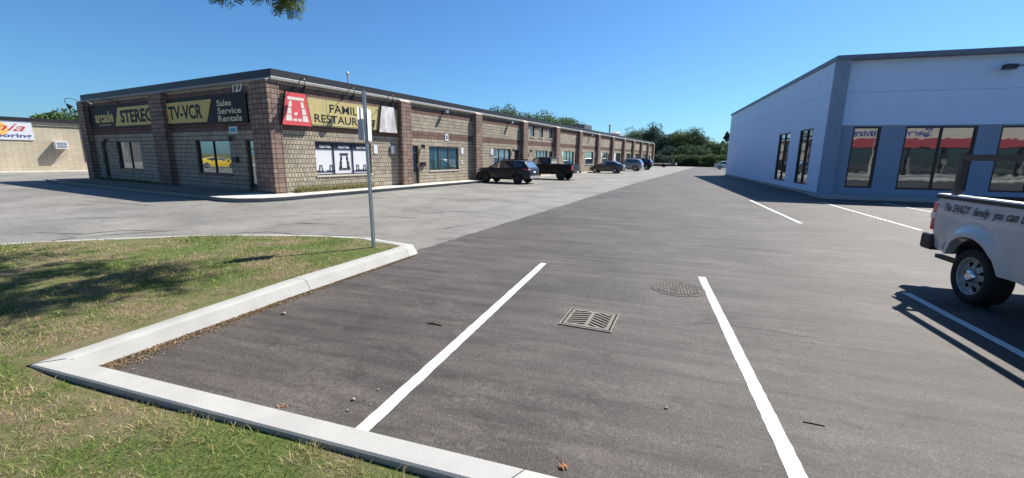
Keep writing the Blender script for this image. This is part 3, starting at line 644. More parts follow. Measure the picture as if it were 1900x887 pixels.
def plaque(fn, s0, s1, z0, z1, label, mat, txt=None, tm=None, name='unit_sign', group=None, rows=1):
    o = thing(name, label, 'sign', AL, fn((s0+s1)/2, z0, 0), group)
    m = MB(); fbar(m, fn, s0, s1, z0, z1, .004, .03); part('board', m, mat, o)
    if txt:
        m = MB(); k = len(txt); hh = (z1-z0)*.8/k
        for i, q in enumerate(txt):
            zz = z1-(z1-z0)*.1-hh*(i+1)
            text(m, q, fn, s0+(s1-s0)*.2, s1-(s1-s0)*.2, zz+hh*.15, zz+hh*.9, .034, .02)
        part('lettering', m, tm or mt['navy'], o)
    return o
plaque(F, -20.55, -19.95, 2.66, 2.97, 'small white framed teal sign above the corner door lantern', mt['white_board'])
mb = MB(); fbar(mb, F, -20.47, -20.03, 2.73, 2.91, .03, .036); part('panel', mb, mt['teal_sign'], bpy.data.objects['unit_sign'])
G2 = 'small white notices on the side wall'
plaque(E, 16.36, 16.62, 1.87, 2.33, 'white notice beside the poster window', mt['white_board'], None, group=G2)
plaque(E, 22.45, 22.78, 2.76, 3.19, 'white unit number sign high above the teal window', mt['white_board'], ['8'], group=G2)
plaque(E, 24.18, 24.48, 1.95, 2.36, 'white notice upper right of the teal window', mt['white_board'], None, group=G2)
plaque(E, 24.16, 24.38, 1.28, 1.52, 'white square number sign lower right of the teal window', mt['white_board'], ['9'], group=G2)
plaque(E, 28.1, 28.4, 1.93, 2.38, 'white notice left of the curtained window', mt['white_board'], None, group=G2)
plaque(E, 42.45, 42.8, 1.9, 2.42, 'white notice left of the window above the black pickup tail', mt['white_board'], None, group=G2)
plaque(E, 53.6, 53.95, 1.9, 2.45, 'white notice right of the reflecting window above the grey sedan', mt['white_board'], None, group=G2)
plaque(E, 56.5, 56.9, 1.9, 2.45, 'white notice past the pier behind the grey sedan', mt['white_board'], None, group=G2)
plaque(E, 40.1, 40.28, 1.2, 2.42, 'tall white lettered board by the doorway above the black pickup cab', mt['white_board'], None, name='tall_notice_board')
tb = bpy.data.objects['tall_notice_board']; mb = MB(); 
plaque(E, 63.0, 63.85, 1.0, 2.5, 'large white board beside the dark window behind the silver vehicle', mt['white_board'], None, name='white_notice_board')
mb = MB(); fbar(mb, E, 17.55, 17.9, 1.9, 2.3, .004, .09)
solo('vent_louvre', mb, mt['galv'], 'grey louvred vent beside the first side pier', 'vent', AL, E(17.7, 1.9, 0))
# roof gear
o = thing('rooftop_unit', 'dark rooftop air handler box rising above the coping', 'air conditioner', AL, (-22, 62, ROOFZ))
mb = MB(); mb.box(-23.2, -21, 60.5, 63.8, ROOFZ+.1, 6.55); part('housing', mb, simple('dark_steel', (.09, .1, .11), .5), o); mb = MB(); mb.box(-23.3, -20.9, 60.4, 63.9, ROOFZ, ROOFZ+.1); part('base', mb, mt['galv'], o)
o = thing('rooftop_unit', 'pale rounded rooftop unit near the tall vent pipe', 'air conditioner', AL, (-22, 81, ROOFZ))
mb = MB(); mb.box(-23, -21, 79.8, 82.2, ROOFZ, 6.0); part('housing', mb, mt['sill'], o); mb = MB(); mb.lathe([(1.0, 0), (1.05, .3), (.7, .55), (0, .62)], (-22, 81, 6.0), 'z', 16); part('cowl', mb, mt['sill'], o)
def flue(v, u, z, label, r=.09):
    o = thing('roof_flue', label, 'flue', AL, (v, u, ROOFZ), 'roof flues'); m = MB(); m.tube([(v, u, ROOFZ), (v, u, z)], r, 10); part('pipe', m, mt['galv'], o)
    m = MB(); m.lathe([(r*1.1, -.04), (r*1.9, 0), (r*1.9, .12), (r*.6, .2), (0, .2)], (v, u, z), 'z', 12); part('cap', m, mt['galv'], o)
flue(-22, 77, 7.5, 'tall thin flue pipe far along the brick roof', .14); flue(-22, 19.2, 6.6, 'short capped flue pipe above the restaurant sign', .05)

# ------------------------------------------------------------------ flooring building at the far left
X = face_v(-53.5)
FB = thing('flooring_shop', 'low tan block building with dark coping behind the brick building', 'building', AL, (-53.5, 0, 0))
mb = MB(); wall(mb, X, 5, 40, -.03, 4.26, []); part('wall', mb, mt['block_plain'], FB)
mb = MB(); mb.box(-80, -53.51, 39.8, 40, -.03, 4.26); mb.box(-80, -53.51, 5, 5.2, -.03, 4.26); part('wall', mb, mt['block_plain'], FB)
mb = MB(); mb.box(-80, -53.38, 4.9, 40.1, 4.25, 4.52); part('coping', mb, mt['coping_dark'], FB)
mb = MB(); fbar(mb, X, 13.05, 40, 3.86, 3.92, 0, .05); part('conduit', mb, mt['black_metal'], FB)
mb = MB(); fbar(mb, X, 16.12, 16.24, 1.0, 4.25, 0, .1); part('downspout', mb, mt['black_metal'], FB)
sg = thing('flooring_banner', 'white banner with red script and blue lettering on the low tan building', 'sign', AL, X(11.3, 2.65, 0))
mb = MB(); fbar(mb, X, 9.9, 13.0, 2.68, 4.2, .01, .06); part('board', mb, mt['white_board'], sg)
mb = MB(); mb.prism([(10.85+.62*math.cos(a)*1.3, 3.55+.62*math.sin(a)) for a in [2*math.pi*i/28 for i in range(28)]], X, .055, .066); part('disc', mb, mt['orange'], sg)
mb = MB(); text(mb, 'nia', X, 10.75, 12.62, 3.4, 3.95, .07, .0, .45); part('lettering', mb, mt['red_text'], sg)
mb = MB(); text(mb, 'ooring', X, 10.85, 12.9, 2.78, 3.18, .07, .02); text(mb, 'Fl', X, 10.2, 10.75, 2.86, 3.2, .07, .02); part('lettering', mb, mt['blue_text'], sg)
ac = thing('window_air_conditioner', 'white air conditioner sticking out of the low tan wall', 'air conditioner', AL, X(14.5, 1.9, 0))
mb = MB(); fbar(mb, X, 14.1, 14.85, 2.0, 2.62, 0, .62); part('housing', mb, mt['white_paint'], ac)
mb = MB()
for i in range(3):
    for j in range(2): fbar(mb, X, 14.16+.22*i, 14.36+.22*i, 2.08+.26*j, 2.3+.26*j, .6, .628)
part('grille', mb, mt['galv'], ac)
mb = MB(); mb.tube([X(14.15, 1.95, .6), X(14.15, 1.95, 0)], .02, 4); mb.tube([X(14.8, 1.95, .6), X(14.8, 1.95, 0)], .02, 4); mb.tube([X(14.8, 1.97, .55), X(14.8, 1.55, 0)], .02, 4); mb.tube([X(14.15, 1.97, .55), X(14.15, 1.55, 0)], .02, 4); part('bracket', mb, mt['galv'], ac)

# ------------------------------------------------------------------ white building on the right
S = face_v(8.36, -1); G = face_u(25.85); HR = 6.78
WB = thing('white_building', 'pale grey rendered commercial building with dark blue grey base and tall black windows', 'building', AR, (0, 0, 0))
sw = [(27.55, 29.75, .46, 3.54, (.48,), ()), (31.6, 34.1, .46, 3.54, (.48,), ())]
fw_ = [(9.55, 10.7, .47, 3.47, (), ()), (11.68, 14.42, .45, 3.47, (.52,), ()), (15.25, 18.0, .45, 3.47, (.5,), ()), (18.9, 21.6, .45, 3.47, (.5,), ()), (22.5, 25.2, .45, 3.47, (.5,), ())]
mb = MB(); wall(mb, S, 25.5, 54.2, .16, 5.1, [w[:4] for w in sw], .14); wall(mb, S, 25.5, 54.2, 5.115, HR-.2, []); part('wall', mb, mt['stucco_light'], WB)
mb = MB(); wall(mb, face_v(8.372, -1), 25.5, 54.2, 5.09, 5.13, []); wall(mb, face_u(25.862), 8.5, 32, 5.09, 5.13, []); part('joint', mb, mt['stucco_mid'], WB)
mb = MB(); wall(mb, G, 8.5, 32, 3.53, 5.1, []); wall(mb, G, 8.5, 32, 5.115, HR-.2, []); part('wall', mb, mt['stucco_light'], WB)
mb = MB(); wall(mb, face_u(25.875), 8.5, 32, .1, 3.53, [w[:4] for w in fw_], .14); part('wall', mb, mt['stucco_dark'], WB, 'dark blue grey lower front wall')
mb = MB(); mb.box(8.345, 8.9, 25.47, 25.8, .13, HR-.2); part('pilaster', mb, mt['stucco_mid'], WB)
mb = MB(); mb.box(8.4, 31.9, 54.0, 54.2, 0, HR-.2); mb.box(31.8, 32, 25.9, 54, 0, HR-.2); part('wall', mb, mt['stucco_light'], WB)
mb = MB(); mb.box(8.31, 32, 25.5, 54.2, -.03, .16); part('footing', mb, mt['concrete'], WB)
mb = MB(); mb.box(8.28, 32.1, 25.40, 54.3, HR-.2, HR); part('coping', mb, mt['coping_grey'], WB)
for w in sw: window(WB, S, *w, mt['black_metal'], mt['glass_shop'], depth=.14, fw=.07, sill=False, trim=.05)
for w in fw_: window(WB, face_u(25.875), *w, mt['black_metal'], mt['glass_shop'], depth=.14, fw=.08, sill=False, trim=.05)
o = thing('wall_pack_lamp', 'dark slanted area light high on the pale front wall', 'lamp', AR, (15.05, 25.7, 5.9))
mb = MB(); mb.prism([(14.6, 5.86), (14.95, 5.84), (15.0, 6.04), (14.62, 6.06)], G, .25, .6); part('lamp_head', mb, mt['black_metal'], o); mb = MB(); mb.tube([G(14.95, 5.95, .4), G(15.4, 6.05, .15), G(15.4, 6.05, 0)], .04, 6); part('arm', mb, mt['coping_grey'], o)
o = thing('roof_vent', 'pale mushroom roof vent above the pale side wall', 'vent', AR, (10.5, 38.5, HR))
mb = MB(); mb.lathe([(.22, 0), (.22, .4), (.36, .42), (.38, .62), (.3, .7), (0, .72)], (10.5, 38.5, HR), 'z', 16); part('cowl', mb, mt['sill'], o)

# ------------------------------------------------------------------ across the street, behind the camera (seen mirrored in the glass)
PB = thing('service_plaza', 'white plaza with a red canopy band across the street', 'building', AR, (35, -22, 0)); PF = lambda s, z, d: (s, -22+d, z)
mb = MB(); mb.box(12, 62, -34, -22.02, -.03, 6.6); part('wall', mb, mt['shop_wall'], PB)
mb = MB(); fbar(mb, PF, 12, 62, 4.9, 6.7, 0, .5); part('fascia', mb, mt['sill'], PB)
mb = MB(); mb.prism([(12, 3.7), (62, 3.7), (62, 4.9), (12, 4.9)], PF, .0, 1.3); part('awning', mb, mt['awning_red'], PB)
mb = MB(); fbar(mb, PF, 12.5, 61.5, .3, 3.6, .0, .03); part('window', mb, mt['glass_dark'], PB)
mb = MB()
for x in range(14, 62, 4): fbar(mb, PF, x, x+.3, 0, 3.7, .0, .3)
part('column', mb, mt['shop_wall'], PB)
mb = MB(); text(mb, 'Service Centre', lambda s, z, d: (-s, -22+d, z), -36, -27, 5.2, 6.3, .52, .02); part('lettering', mb, mt['blue_text'], PB)
for i, (v, u, w_, h_, nm) in enumerate([(-75, -30, 26, 5.2, 'low pale shop building across the street beyond the yellow coupe'), (-112, -12, 30, 5.8, 'long pale workshop building further along the street')]):
    q = thing('street_shop', nm, 'building', AL, (v, u, 0)); m = MB(); m.box(v-w_/2, v+w_/2, u-8, u, -.03, h_); part('wall', m, mt['shop_wall'], q)
    m = MB(); m.box(v-w_/2-.1, v+w_/2+.1, u-8.1, u+.1, h_, h_+.4); part('coping', m, mt['coping_dark'], q)
    m = MB()
    for k in range(6): m.box(v-w_/2+1+k*w_/6.2, v-w_/2+3.2+k*w_/6.2, u, u+.04, .8, 3)
    part('window', m, mt['glass_dark'], q)
LP = thing('street_light', 'tall pale street light across the road', 'street light', AR, (28, -15.5, 0))
mb = MB(); mb.tube([(28, -17, 0), (28, -17, 8.5), (28, -16, 9.1), (28, -14.5, 9.2)], [.12, .08, .06, .05], 8); part('pole', mb, mt['sill'], LP)
mb = MB(); mb.box(27.85, 28.15, -14.6, -13.8, 9.1, 9.25); part('lamp_head', mb, mt['galv'], LP)

# ------------------------------------------------------------------ vehicles
def lerp_pts(pts): xs = [p[0] for p in pts]; zs = [p[1] for p in pts]; return lambda x: float(np.interp(x, xs, zs))
def smoothstep(a, b, x): t_ = min(1, max(0, (x-a)/(b-a))); return t_*t_*(3-2*t_)
class Car:
    """lofted body; x forward, y left, z up, origin on the ground at mid length"""
    def __init__(s, d):
        s.d = d; L = d['L']; s.top = lerp_pts(d['top']); s.belt = lerp_pts(d['belt']); s.sill = lerp_pts(d['sill']); s.plan = lerp_pts(d['plan'])
        s.wx = d['wheels']; s.wr = d['wr']; s.ra = d.get('ra', d['wr']*1.19+.015); s.hw = d['W']/2; s.bed = d.get('bed')
    def ring(s, x):
        d = s.d; w = s.hw*s.plan(x); zt, zb = s.top(x), s.belt(x); zs = s.sill(x)
        for xw in s.wx:
            dx = x-xw
            if abs(dx) < s.ra: zs = max(zs, s.wr+math.sqrt(s.ra**2-dx*dx)*1.0)
        zs = min(zs, zb-.12); pts = [(0, zs+.02), (w*.80, zs+.02), (w*.90, zs)]
        T = (0, .06, .14, .22, .32, .42, .55, .68, .8, .9, 1.0)
        z00 = s.sill(x)
        for t_ in T:
            z = zs+(zb-zs)*t_; q = (z-z00)/(zb-z00)
            y = w*float(np.interp(q, [0, .1, .2, .24, .45, .72, .9, 1.0], d.get('side', [.955, .975, .985, .99, 1.0, .995, .975, .95])))
            fl = d.get('flare', 0)
            if fl:
                for xw in s.wx:
                    rr_ = math.hypot(x-xw, z-s.wr); y += fl*(1-smoothstep(s.ra+.02, s.ra+.17, rr_))
            pts.append((y, z))
        yb = pts[-1][0]
        if s.bed and s.bed[0] < x < s.bed[1]: pts += [(yb-.03, zb+.015), (yb-.09, zb+.015), (yb-.11, s.bed[2]), (0, s.bed[2])]
        elif s.bed and x <= s.bed[0]: pts += [(yb-.03, zb+.01), (yb-.1, zb+.012), (yb*.5, zb+.012), (0, zb+.012)]
        else:
            g = min(1, max(0, (zt-zb)/.4)); wr_ = yb*(1-.20*g)
            pts += [(yb+(wr_-yb)*.55, zb+(zt-zb)*.5), (wr_, zb+(zt-zb)*.88), (wr_*.85, zb+(zt-zb)*.975), (0, zt)]
        return pts
    def build(s, root, paint, dark):
        d = s.d; L = d['L']; xs = set(np.linspace(-L/2, L/2, int(L/.055)).tolist())
        for xw in s.wx:
            for a in np.linspace(-1, 1, 17): xs.add(xw+s.ra*math.sin(a*math.pi/2)*.999)
        for p in d['top']+d['belt']: xs.add(min(L/2, max(-L/2, p[0])))
        if s.bed:
            for q in s.bed[:2]: xs |= {q-.001, q+.001}
        xs = sorted(xs); m = MB(); n = None; rows = []
        for x in xs:
            r = s.ring(x); full = [(x, -y, z) for y, z in r[:0:-1]]+[(x, y, z) for y, z in r]; rows.append(full)
        k = len(rows[0]); half = len(s.ring(0))
        vs = [p for r in rows for p in r]; fs = []; mi = []
        ci = half-1
        for i in range(len(rows)-1):
            for j in range(k):
                j2 = (j+1) % k
                fs.append((i*k+j, i*k+j2, (i+1)*k+j2, (i+1)*k+j)); jj = j if j < ci else j  # index -> ring segment
                seg = (ci-1-j) if j < ci else (j-ci)
                if j == k-1: seg = half-2
                lowd = d.get('clad', 0)
                bedin = s.bed and s.bed[0] < (xs[i]+xs[i+1])/2 < s.bed[1] and seg >= half-4
                mi.append(1 if seg <= 1 or seg < 2+lowd or (bedin and d.get('liner')) else 0)
        fs += [tuple(range(k)), tuple(range((len(rows)-1)*k, len(rows)*k))[::-1]]; mi += [d.get('endmat', 0), 0]
        m.v = vs; m.f = fs; m.mi = mi
        b = part('body', m, [paint, dark], root); sharp(b, 32); return b
    def side_y(s, x, z):
        r = s.ring(x)[3:]; zz = [p[1] for p in r]; 
        for a, b in zip(r, r[1:]):
            if a[1] <= z <= b[1] and b[1] > a[1]: return a[0]+(b[0]-a[0])*(z-a[1])/(b[1]-a[1])
        return r[-2][0]
    def patch(s, m, poly, off=.006, sides=(1, -1), nx=10, nz=4):     # convex side patch in (x,z)
        xs = np.linspace(min(p[0] for p in poly), max(p[0] for p in poly), nx+1); n = len(poly)
        for sd_ in sides:
            rows = []
            for x in xs:
                zs = []
                for (x0, z0), (x1, z1) in zip(poly, poly[1:]+poly[:1]):
                    if min(x0, x1)-1e-9 <= x <= max(x0, x1)+1e-9:
                        if abs(x1-x0) < 1e-9: zs += [z0, z1]
                        else: zs.append(z0+(z1-z0)*(x-x0)/(x1-x0))
                lo, hi = min(zs), max(zs); rows.append([(x, sd_*(s.side_y(x, lo+(hi-lo)*q/nz)+off), lo+(hi-lo)*q/nz) for q in range(nz+1)])
            m.add([p for r in rows for p in r], [(i*(nz+1)+j, (i+1)*(nz+1)+j, (i+1)*(nz+1)+j+1, i*(nz+1)+j+1) for i in range(nx) for j in range(nz)])
    def top_patch(s, m, x0, x1, inset=.9, off=.008, nx=8, ny=8):
        rows = []
        for i in range(nx+1):
            x = x0+(x1-x0)*i/nx; r = s.ring(x); a, b, c_ = r[-3], r[-2], r[-1]; row = []
            for j in range(ny+1):
                y = (j/ny*2-1)*a[0]*inset; ya = abs(y)
                z = c_[1]+(b[1]-c_[1])*ya/b[0] if ya <= b[0] else b[1]+(a[1]-b[1])*(ya-b[0])/(a[0]-b[0]+1e-6)
                row.append((x+math.copysign(off*.7, x1-x0)*d_sign(x0, x1, s), y, z+off))
            rows.append(row)
        m.add([p for r in rows for p in r], [(i*(ny+1)+j, (i+1)*(ny+1)+j, (i+1)*(ny+1)+j+1, i*(ny+1)+j+1) for i in range(nx) for j in range(ny)])
def d_sign(a, b, s): return 1 if s.top(a) > s.top(b) else -1
def wheel_mesh(root, x, y, r, w, side, style):
    """tyre with rim and hub; side +1 = left"""
    c = (x, y, r); m = MB(); o_ = side
    def Lz(prof): m.lathe([(a, h*o_) for a, h in prof], c, 'y', 36)
    Lz([(r*.66, -w/2), (r*.92, -w/2), (r*.985, -w*.42), (r, -w*.3), (r, w*.3), (r*.985, w*.42), (r*.93, w/2), (r*.82, w*.53), (r*.68, w*.47), (r*.66, w*.36)])
    wh = part('wheel', m, mt['rubber'], root); sharp(wh, 50)
    m = MB(); rr_ = r*.66
    if style == 'steel':
        na = 84; prof = [(rr_*1.02, w*.46), (rr_*.97, w*.44), (rr_*.92, w*.30), (rr_*.86, w*.24), (rr_*.78, w*.22), (rr_*.70, w*.24), (rr_*.62, w*.27), (rr_*.54, w*.33), (rr_*.42, w*.36), (rr_*.36, w*.30), (0, w*.30)]
        for i in range(len(prof)-1):
            for k in range(na):
                ph = (k+.5)/na*7 % 1; hw_ = {3: .15, 4: .21, 5: .22, 6: .19, 7: .11}.get(i, 0)
                if abs(ph-.5) < hw_: continue
                a0, a1 = 2*math.pi*k/na, 2*math.pi*(k+1)/na; q = []
                for (rad, h), a in ((prof[i], a0), (prof[i], a1), (prof[i+1], a1), (prof[i+1], a0)): q.append((x+rad*math.cos(a), y+o_*h, r+rad*math.sin(a)))
                m.quad(*q)
        rim = part('rim', m, mt['steel_wheel'], wh)
        m = MB(); m.lathe([(rr_*.99, o_*w*.12), (0, o_*w*.12)], c, 'y', 24); part('shade_backing', m, mt['black'], wh)  # black disc stands for the shade behind the wheel holes
        m = MB(); m.lathe([(rr_*.37, o_*w*.30), (rr_*.36, o_*w*.44), (rr_*.30, o_*w*.52), (rr_*.2, o_*w*.55), (rr_*.17, o_*w*.53), (0, o_*w*.54)], c, 'y', 24); hc = part('hub_cap', m, mt['chrome'], wh); sharp(hc, 50)
    else:
        col = mt['rim_dark'] if style.startswith('dark') else mt['rim_silver']; ns = 5 if '5' in style else 10
        m.lathe([(rr_*1.03, o_*w*.46), (rr_*.95, o_*w*.45), (rr_*.9, o_*w*.2), (rr_*.95, o_*w*.15)], c, 'y', 30)
        m.lathe([(rr_*.22, o_*w*.25), (rr_*.2, o_*w*.42), (0, o_*w*.44)], c, 'y', 14)
        for k in range(ns):
            a = 2*math.pi*k/ns+.3; e, f = math.cos(a), math.sin(a); hw_ = rr_*(.13 if ns == 5 else .075); tx, tz = -f*hw_, e*hw_
            q = [(rr_*.12, 1.2), (rr_*.97, .85)]; vs = []
            for rad, kk in q:
                for sgn in (-1, 1):
                    for h in (w*.25, w*.42): vs.append((x+rad*e+sgn*tx*kk, y+o_*h, r+rad*f+sgn*tz*kk))
            m.add(vs, [(0, 1, 3, 2), (4, 6, 7, 5), (0, 4, 5, 1), (2, 3, 7, 6), (0, 2, 6, 4), (1, 5, 7, 3)])
        part('rim', m, col, wh)
        m = MB(); m.lathe([(rr_*.99, o_*w*.1), (0, o_*w*.1)], c, 'y', 20); part('shade_backing', m, mt['black'], wh)  # black backing disc paints in the shade between the spokes
def vehicle(name, label, cat, d, fr, v, u, rz, paint, dark=None, group=None):
    root = thing(name, label, cat, fr, (v, u, 0), group, rz); BASE[root.name] = Vector((0, 0, 0))
    c = Car(d); dark = dark or mt['black']; c.build(root, paint, dark)
    L = d['L']
    for nm, poly in d.get('side_glass', []):
        for sd_ in (1, -1): m = MB(); c.patch(m, poly, .007, (sd_,)); part('window', m, mt[nm], root, smooth=True)
    for nm, a, b, ins, key in d.get('top_glass', []): m = MB(); c.top_patch(m, a, b, ins); part(nm, m, mt[key], root, smooth=True)
    for nm, key, poly in d.get('patches', []):
        for sd_ in (1, -1): m = MB(); c.patch(m, poly, .009, (sd_,), 6, 3); part(nm, m, mt[key], root)
    m = MB()
    for poly in d.get('seams', []): c.patch(m, poly, .004)
    if m.v: part('door_seam', m, mt['black'], root)
    for nm, key, boxes in d.get('boxes', []):
        for bx in boxes: m = MB(); m.box(*bx); part(nm, m, mt[key], root)
    ty = d['W']/2-d.get('inset', .03)-d['ww']/2
    for xw in c.wx:
        for sd_ in (1, -1): wheel_mesh(root, xw, sd_*ty, d['wr'], d['ww'], sd_, d['wheel'])
    if d.get('mirror'):
        mx_, mz_ = d['mirror']
        for sd_ in (1, -1):
            y = c.side_y(mx_, mz_); m = MB(); m.box(mx_-.07, mx_+.09, sd_*(y-.03), sd_*(y+.19), mz_-.02, mz_+.14); part('mirror', m, dark if d.get('dark_mirror') else paint, root)
    if d.get('arch'):
        for xw in c.wx:
            for sd_ in (1, -1):
                m = MB(); N_ = 18; vs = []
                for i in range(N_+1):
                    a = math.pi*i/N_
                    for rad, off in ((c.ra-.01, -.02), (c.ra-.01, .012), (c.ra+.055, .014)):
                        x = xw+rad*math.cos(a); z = c.wr+rad*math.sin(a); vs.append((x, sd_*(c.side_y(x, max(z, c.sill(x)+.05))+off), z))
                m.add(vs, [(i*3+j, (i+1)*3+j, (i+1)*3+j+1, i*3+j+1) for i in range(N_) for j in range(2)]); part('wheel_arch', m, mt['black'], root)
    return root, c

def quadx(a, b): return [(a[0], a[1]), (a[2], a[3]), (b[2], b[3]), (b[0], b[1])]
def suv_spec(L, W, H, clad=1, wheel='dark5', wr=.34):
    k = H/1.68; h = L/2; gl = lambda p: [(x*h, z*k) for x, z in p]
    return dict(L=L, W=W, wr=wr, ww=.22, wheel=wheel, wheels=(h*.60, -h*.585), inset=.02, clad=clad,
        top=gl([(-1, .72), (-.985, 1.02), (-.955, 1.12), (-.80, 1.58), (-.72, 1.635), (-.35, 1.675), (.0, 1.67), (.14, 1.62), (.24, 1.5), (.45, 1.16), (.50, 1.12), (.8, 1.05), (.92, .97), (.985, .82), (1, .7)]),
        belt=gl([(-1, .68), (-.985, .98), (-.95, 1.08), (-.5, 1.09), (.45, 1.04), (.8, .95), (.92, .86), (1, .62)]),
        sill=gl([(-1, .42), (-.93, .36), (-.8, .3), (.8, .26), (.95, .3), (1, .36)]),
        plan=gl([(-1, .84/k), (-.95, .93/k), (-.8, .985/k), (-.5, 1/k), (.5, 1/k), (.8, .97/k), (.93, .88/k), (1, .7/k)]),
        side_glass=[('car_glass_pale', gl([(.40, 1.10), (.14, 1.50), (.10, 1.53), (.06, 1.54), (.06, 1.11)])), ('car_glass', gl([(.03, 1.12), (.03, 1.545), (-.36, 1.55), (-.40, 1.14)])), ('car_glass', gl([(-.43, 1.15), (-.40, 1.545), (-.66, 1.48), (-.78, 1.25)]))],
        top_glass=[('windscreen', h*.44, h*.16, .93, 'car_glass'), ('rear_window', -h*.945, -h*.815, .88, 'car_glass_pale')],
        patches=[('tail_light', 'red_lens', gl([(-.985, .92), (-.985, 1.04), (-.80, 1.10), (-.80, 1.02)])), ('headlight', 'white_lens', gl([(.96, .72), (.95, .82), (.80, .93), (.78, .86)]))],
        seams=[gl([(.047, .42), (.047, 1.1), (.043, 1.1), (.043, .42)]), gl([(.40, .42), (.40, 1.05), (.396, 1.05), (.396, .42)]), gl([(-.42, .72), (-.42, 1.1), (-.424, 1.1), (-.424, .72)])],
        boxes=[('bumper', 'rim_silver', [(-h-.03, -h*.93, -W*.38, W*.38, .40*k, .58*k)]), ('number_plate', 'plate', [(-h-.012, -h*.98, -.17, .17, .78*k, .9*k)]), ('roof_rail', 'black', [(-h*.6, h*.0, W*.36, W*.39, 1.66*k, 1.71*k), (-h*.6, h*.0, -W*.39, -W*.36, 1.66*k, 1.71*k)]),
               ('door_handle', 'black', [(h*.1, h*.16, s_*(W/2-.01)-.02, s_*(W/2-.01)+.02, .99*k, 1.02*k) for s_ in (1, -1)]+[(-h*.34, -h*.28, s_*(W/2-.01)-.02, s_*(W/2-.01)+.02, 1.01*k, 1.04*k) for s_ in (1, -1)])],
        mirror=(h*.36, 1.08*k), dark_mirror=True, arch=clad > 0)
P_dark = m_paint('paint_graphite', (.012, .013, .018), 0, .35, .3); P_blk = m_paint('paint_black', (.003, .003, .004), 0, .4, .12); P_grey = m_paint('paint_grey', (.035, .037, .046), 0, .3, .7)
P_silver = m_paint('paint_silver', (.20, .215, .25), 0, .3, 1, .25); P_white = m_paint('paint_white', (.46, .47, .49), 0, .35, .8); P_yel = m_paint('paint_yellow', (.75, .5, .02)); P_van = m_paint('paint_charcoal', (.006, .006, .009), 0, .35, .25)
PK = 'cars parked nose in along the brick wall'
vehicle('parked_suv', 'dark graphite sport utility vehicle with black wheel arches parked nose to the brick wall', 'car', suv_spec(4.28, 1.76, 1.60), AL, -14.63, 26.2, math.pi, P_dark, group=PK)
vehicle('parked_suv', 'silver sport utility vehicle parked beyond the grey sedan', 'car', suv_spec(4.15, 1.8, 1.76, 0, 'silver10', .36), AL, -14.85, 62.4, math.pi, P_silver, group=PK)
sp = suv_spec(3.9, 1.8, 1.80, 0, 'silver10', .34); vehicle('parked_van', 'dark charcoal minivan parked beyond the silver vehicle', 'van', sp, AL, -14.95, 70.9, math.pi, P_van, group=PK)
def sedan_spec(L, W, H):
    k = H/1.45; h = L/2; gl = lambda p: [(x*h, z*k) for x, z in p]
    return dict(L=L, W=W, wr=.31, ww=.2, wheel='silver10', wheels=(h*.62, -h*.55), inset=.03,
        top=gl([(-1, .72), (-.985, .98), (-.93, 1.04), (-.78, 1.08), (-.50, 1.36), (-.3, 1.43), (-.05, 1.45), (.1, 1.41), (.2, 1.33), (.46, .99), (.52, .96), (.8, .86), (.95, .72), (1, .58)]),
        belt=gl([(-1, .68), (-.985, .94), (-.9, .99), (-.5, .98), (.45, .91), (.8, .8), (.94, .68), (1, .52)]), sill=gl([(-1, .34), (-.9, .26), (-.8, .22), (.8, .2), (1, .26)]),
        plan=gl([(-1, .82/k), (-.93, .92/k), (-.75, .985/k), (-.4, 1/k), (.5, 1/k), (.8, .96/k), (.93, .86/k), (1, .7/k)]),
        side_glass=[('car_glass_pale', gl([(.42, .96), (.2, 1.25), (.12, 1.33), (.0, 1.35), (.0, .98)])), ('car_glass', gl([(-.03, .99), (-.03, 1.35), (-.3, 1.33), (-.42, 1.26), (-.56, 1.03)]))],
        top_glass=[('windscreen', h*.45, h*.15, .93, 'car_glass'), ('rear_window', -h*.77, -h*.46, .9, 'car_glass_pale')],
        patches=[('tail_light', 'red_lens', gl([(-.985, .82), (-.985, .93), (-.84, .95), (-.84, .86)])), ('headlight', 'white_lens', gl([(.96, .58), (.95, .67), (.78, .8), (.76, .72)]))],
        seams=[gl([(-.012, .3), (-.012, .96), (-.016, .96), (-.016, .3)]), gl([(.40, .3), (.40, .9), (.396, .9), (.396, .3)])],
        boxes=[('bumper', 'black', [(-h-.02, -h*.93, -W*.36, W*.36, .3*k, .40*k)]), ('number_plate', 'plate', [(-h-.012, -h*.98, -.17, .17, .74*k, .86*k)])], mirror=(h*.38, .95*k))
vehicle('parked_sedan', 'dark grey four door sedan parked between the black pickup and silver vehicle', 'car', sedan_spec(4.12, 1.7, 1.47), AL, -14.68, 51.25, math.pi, P_grey, group=PK)
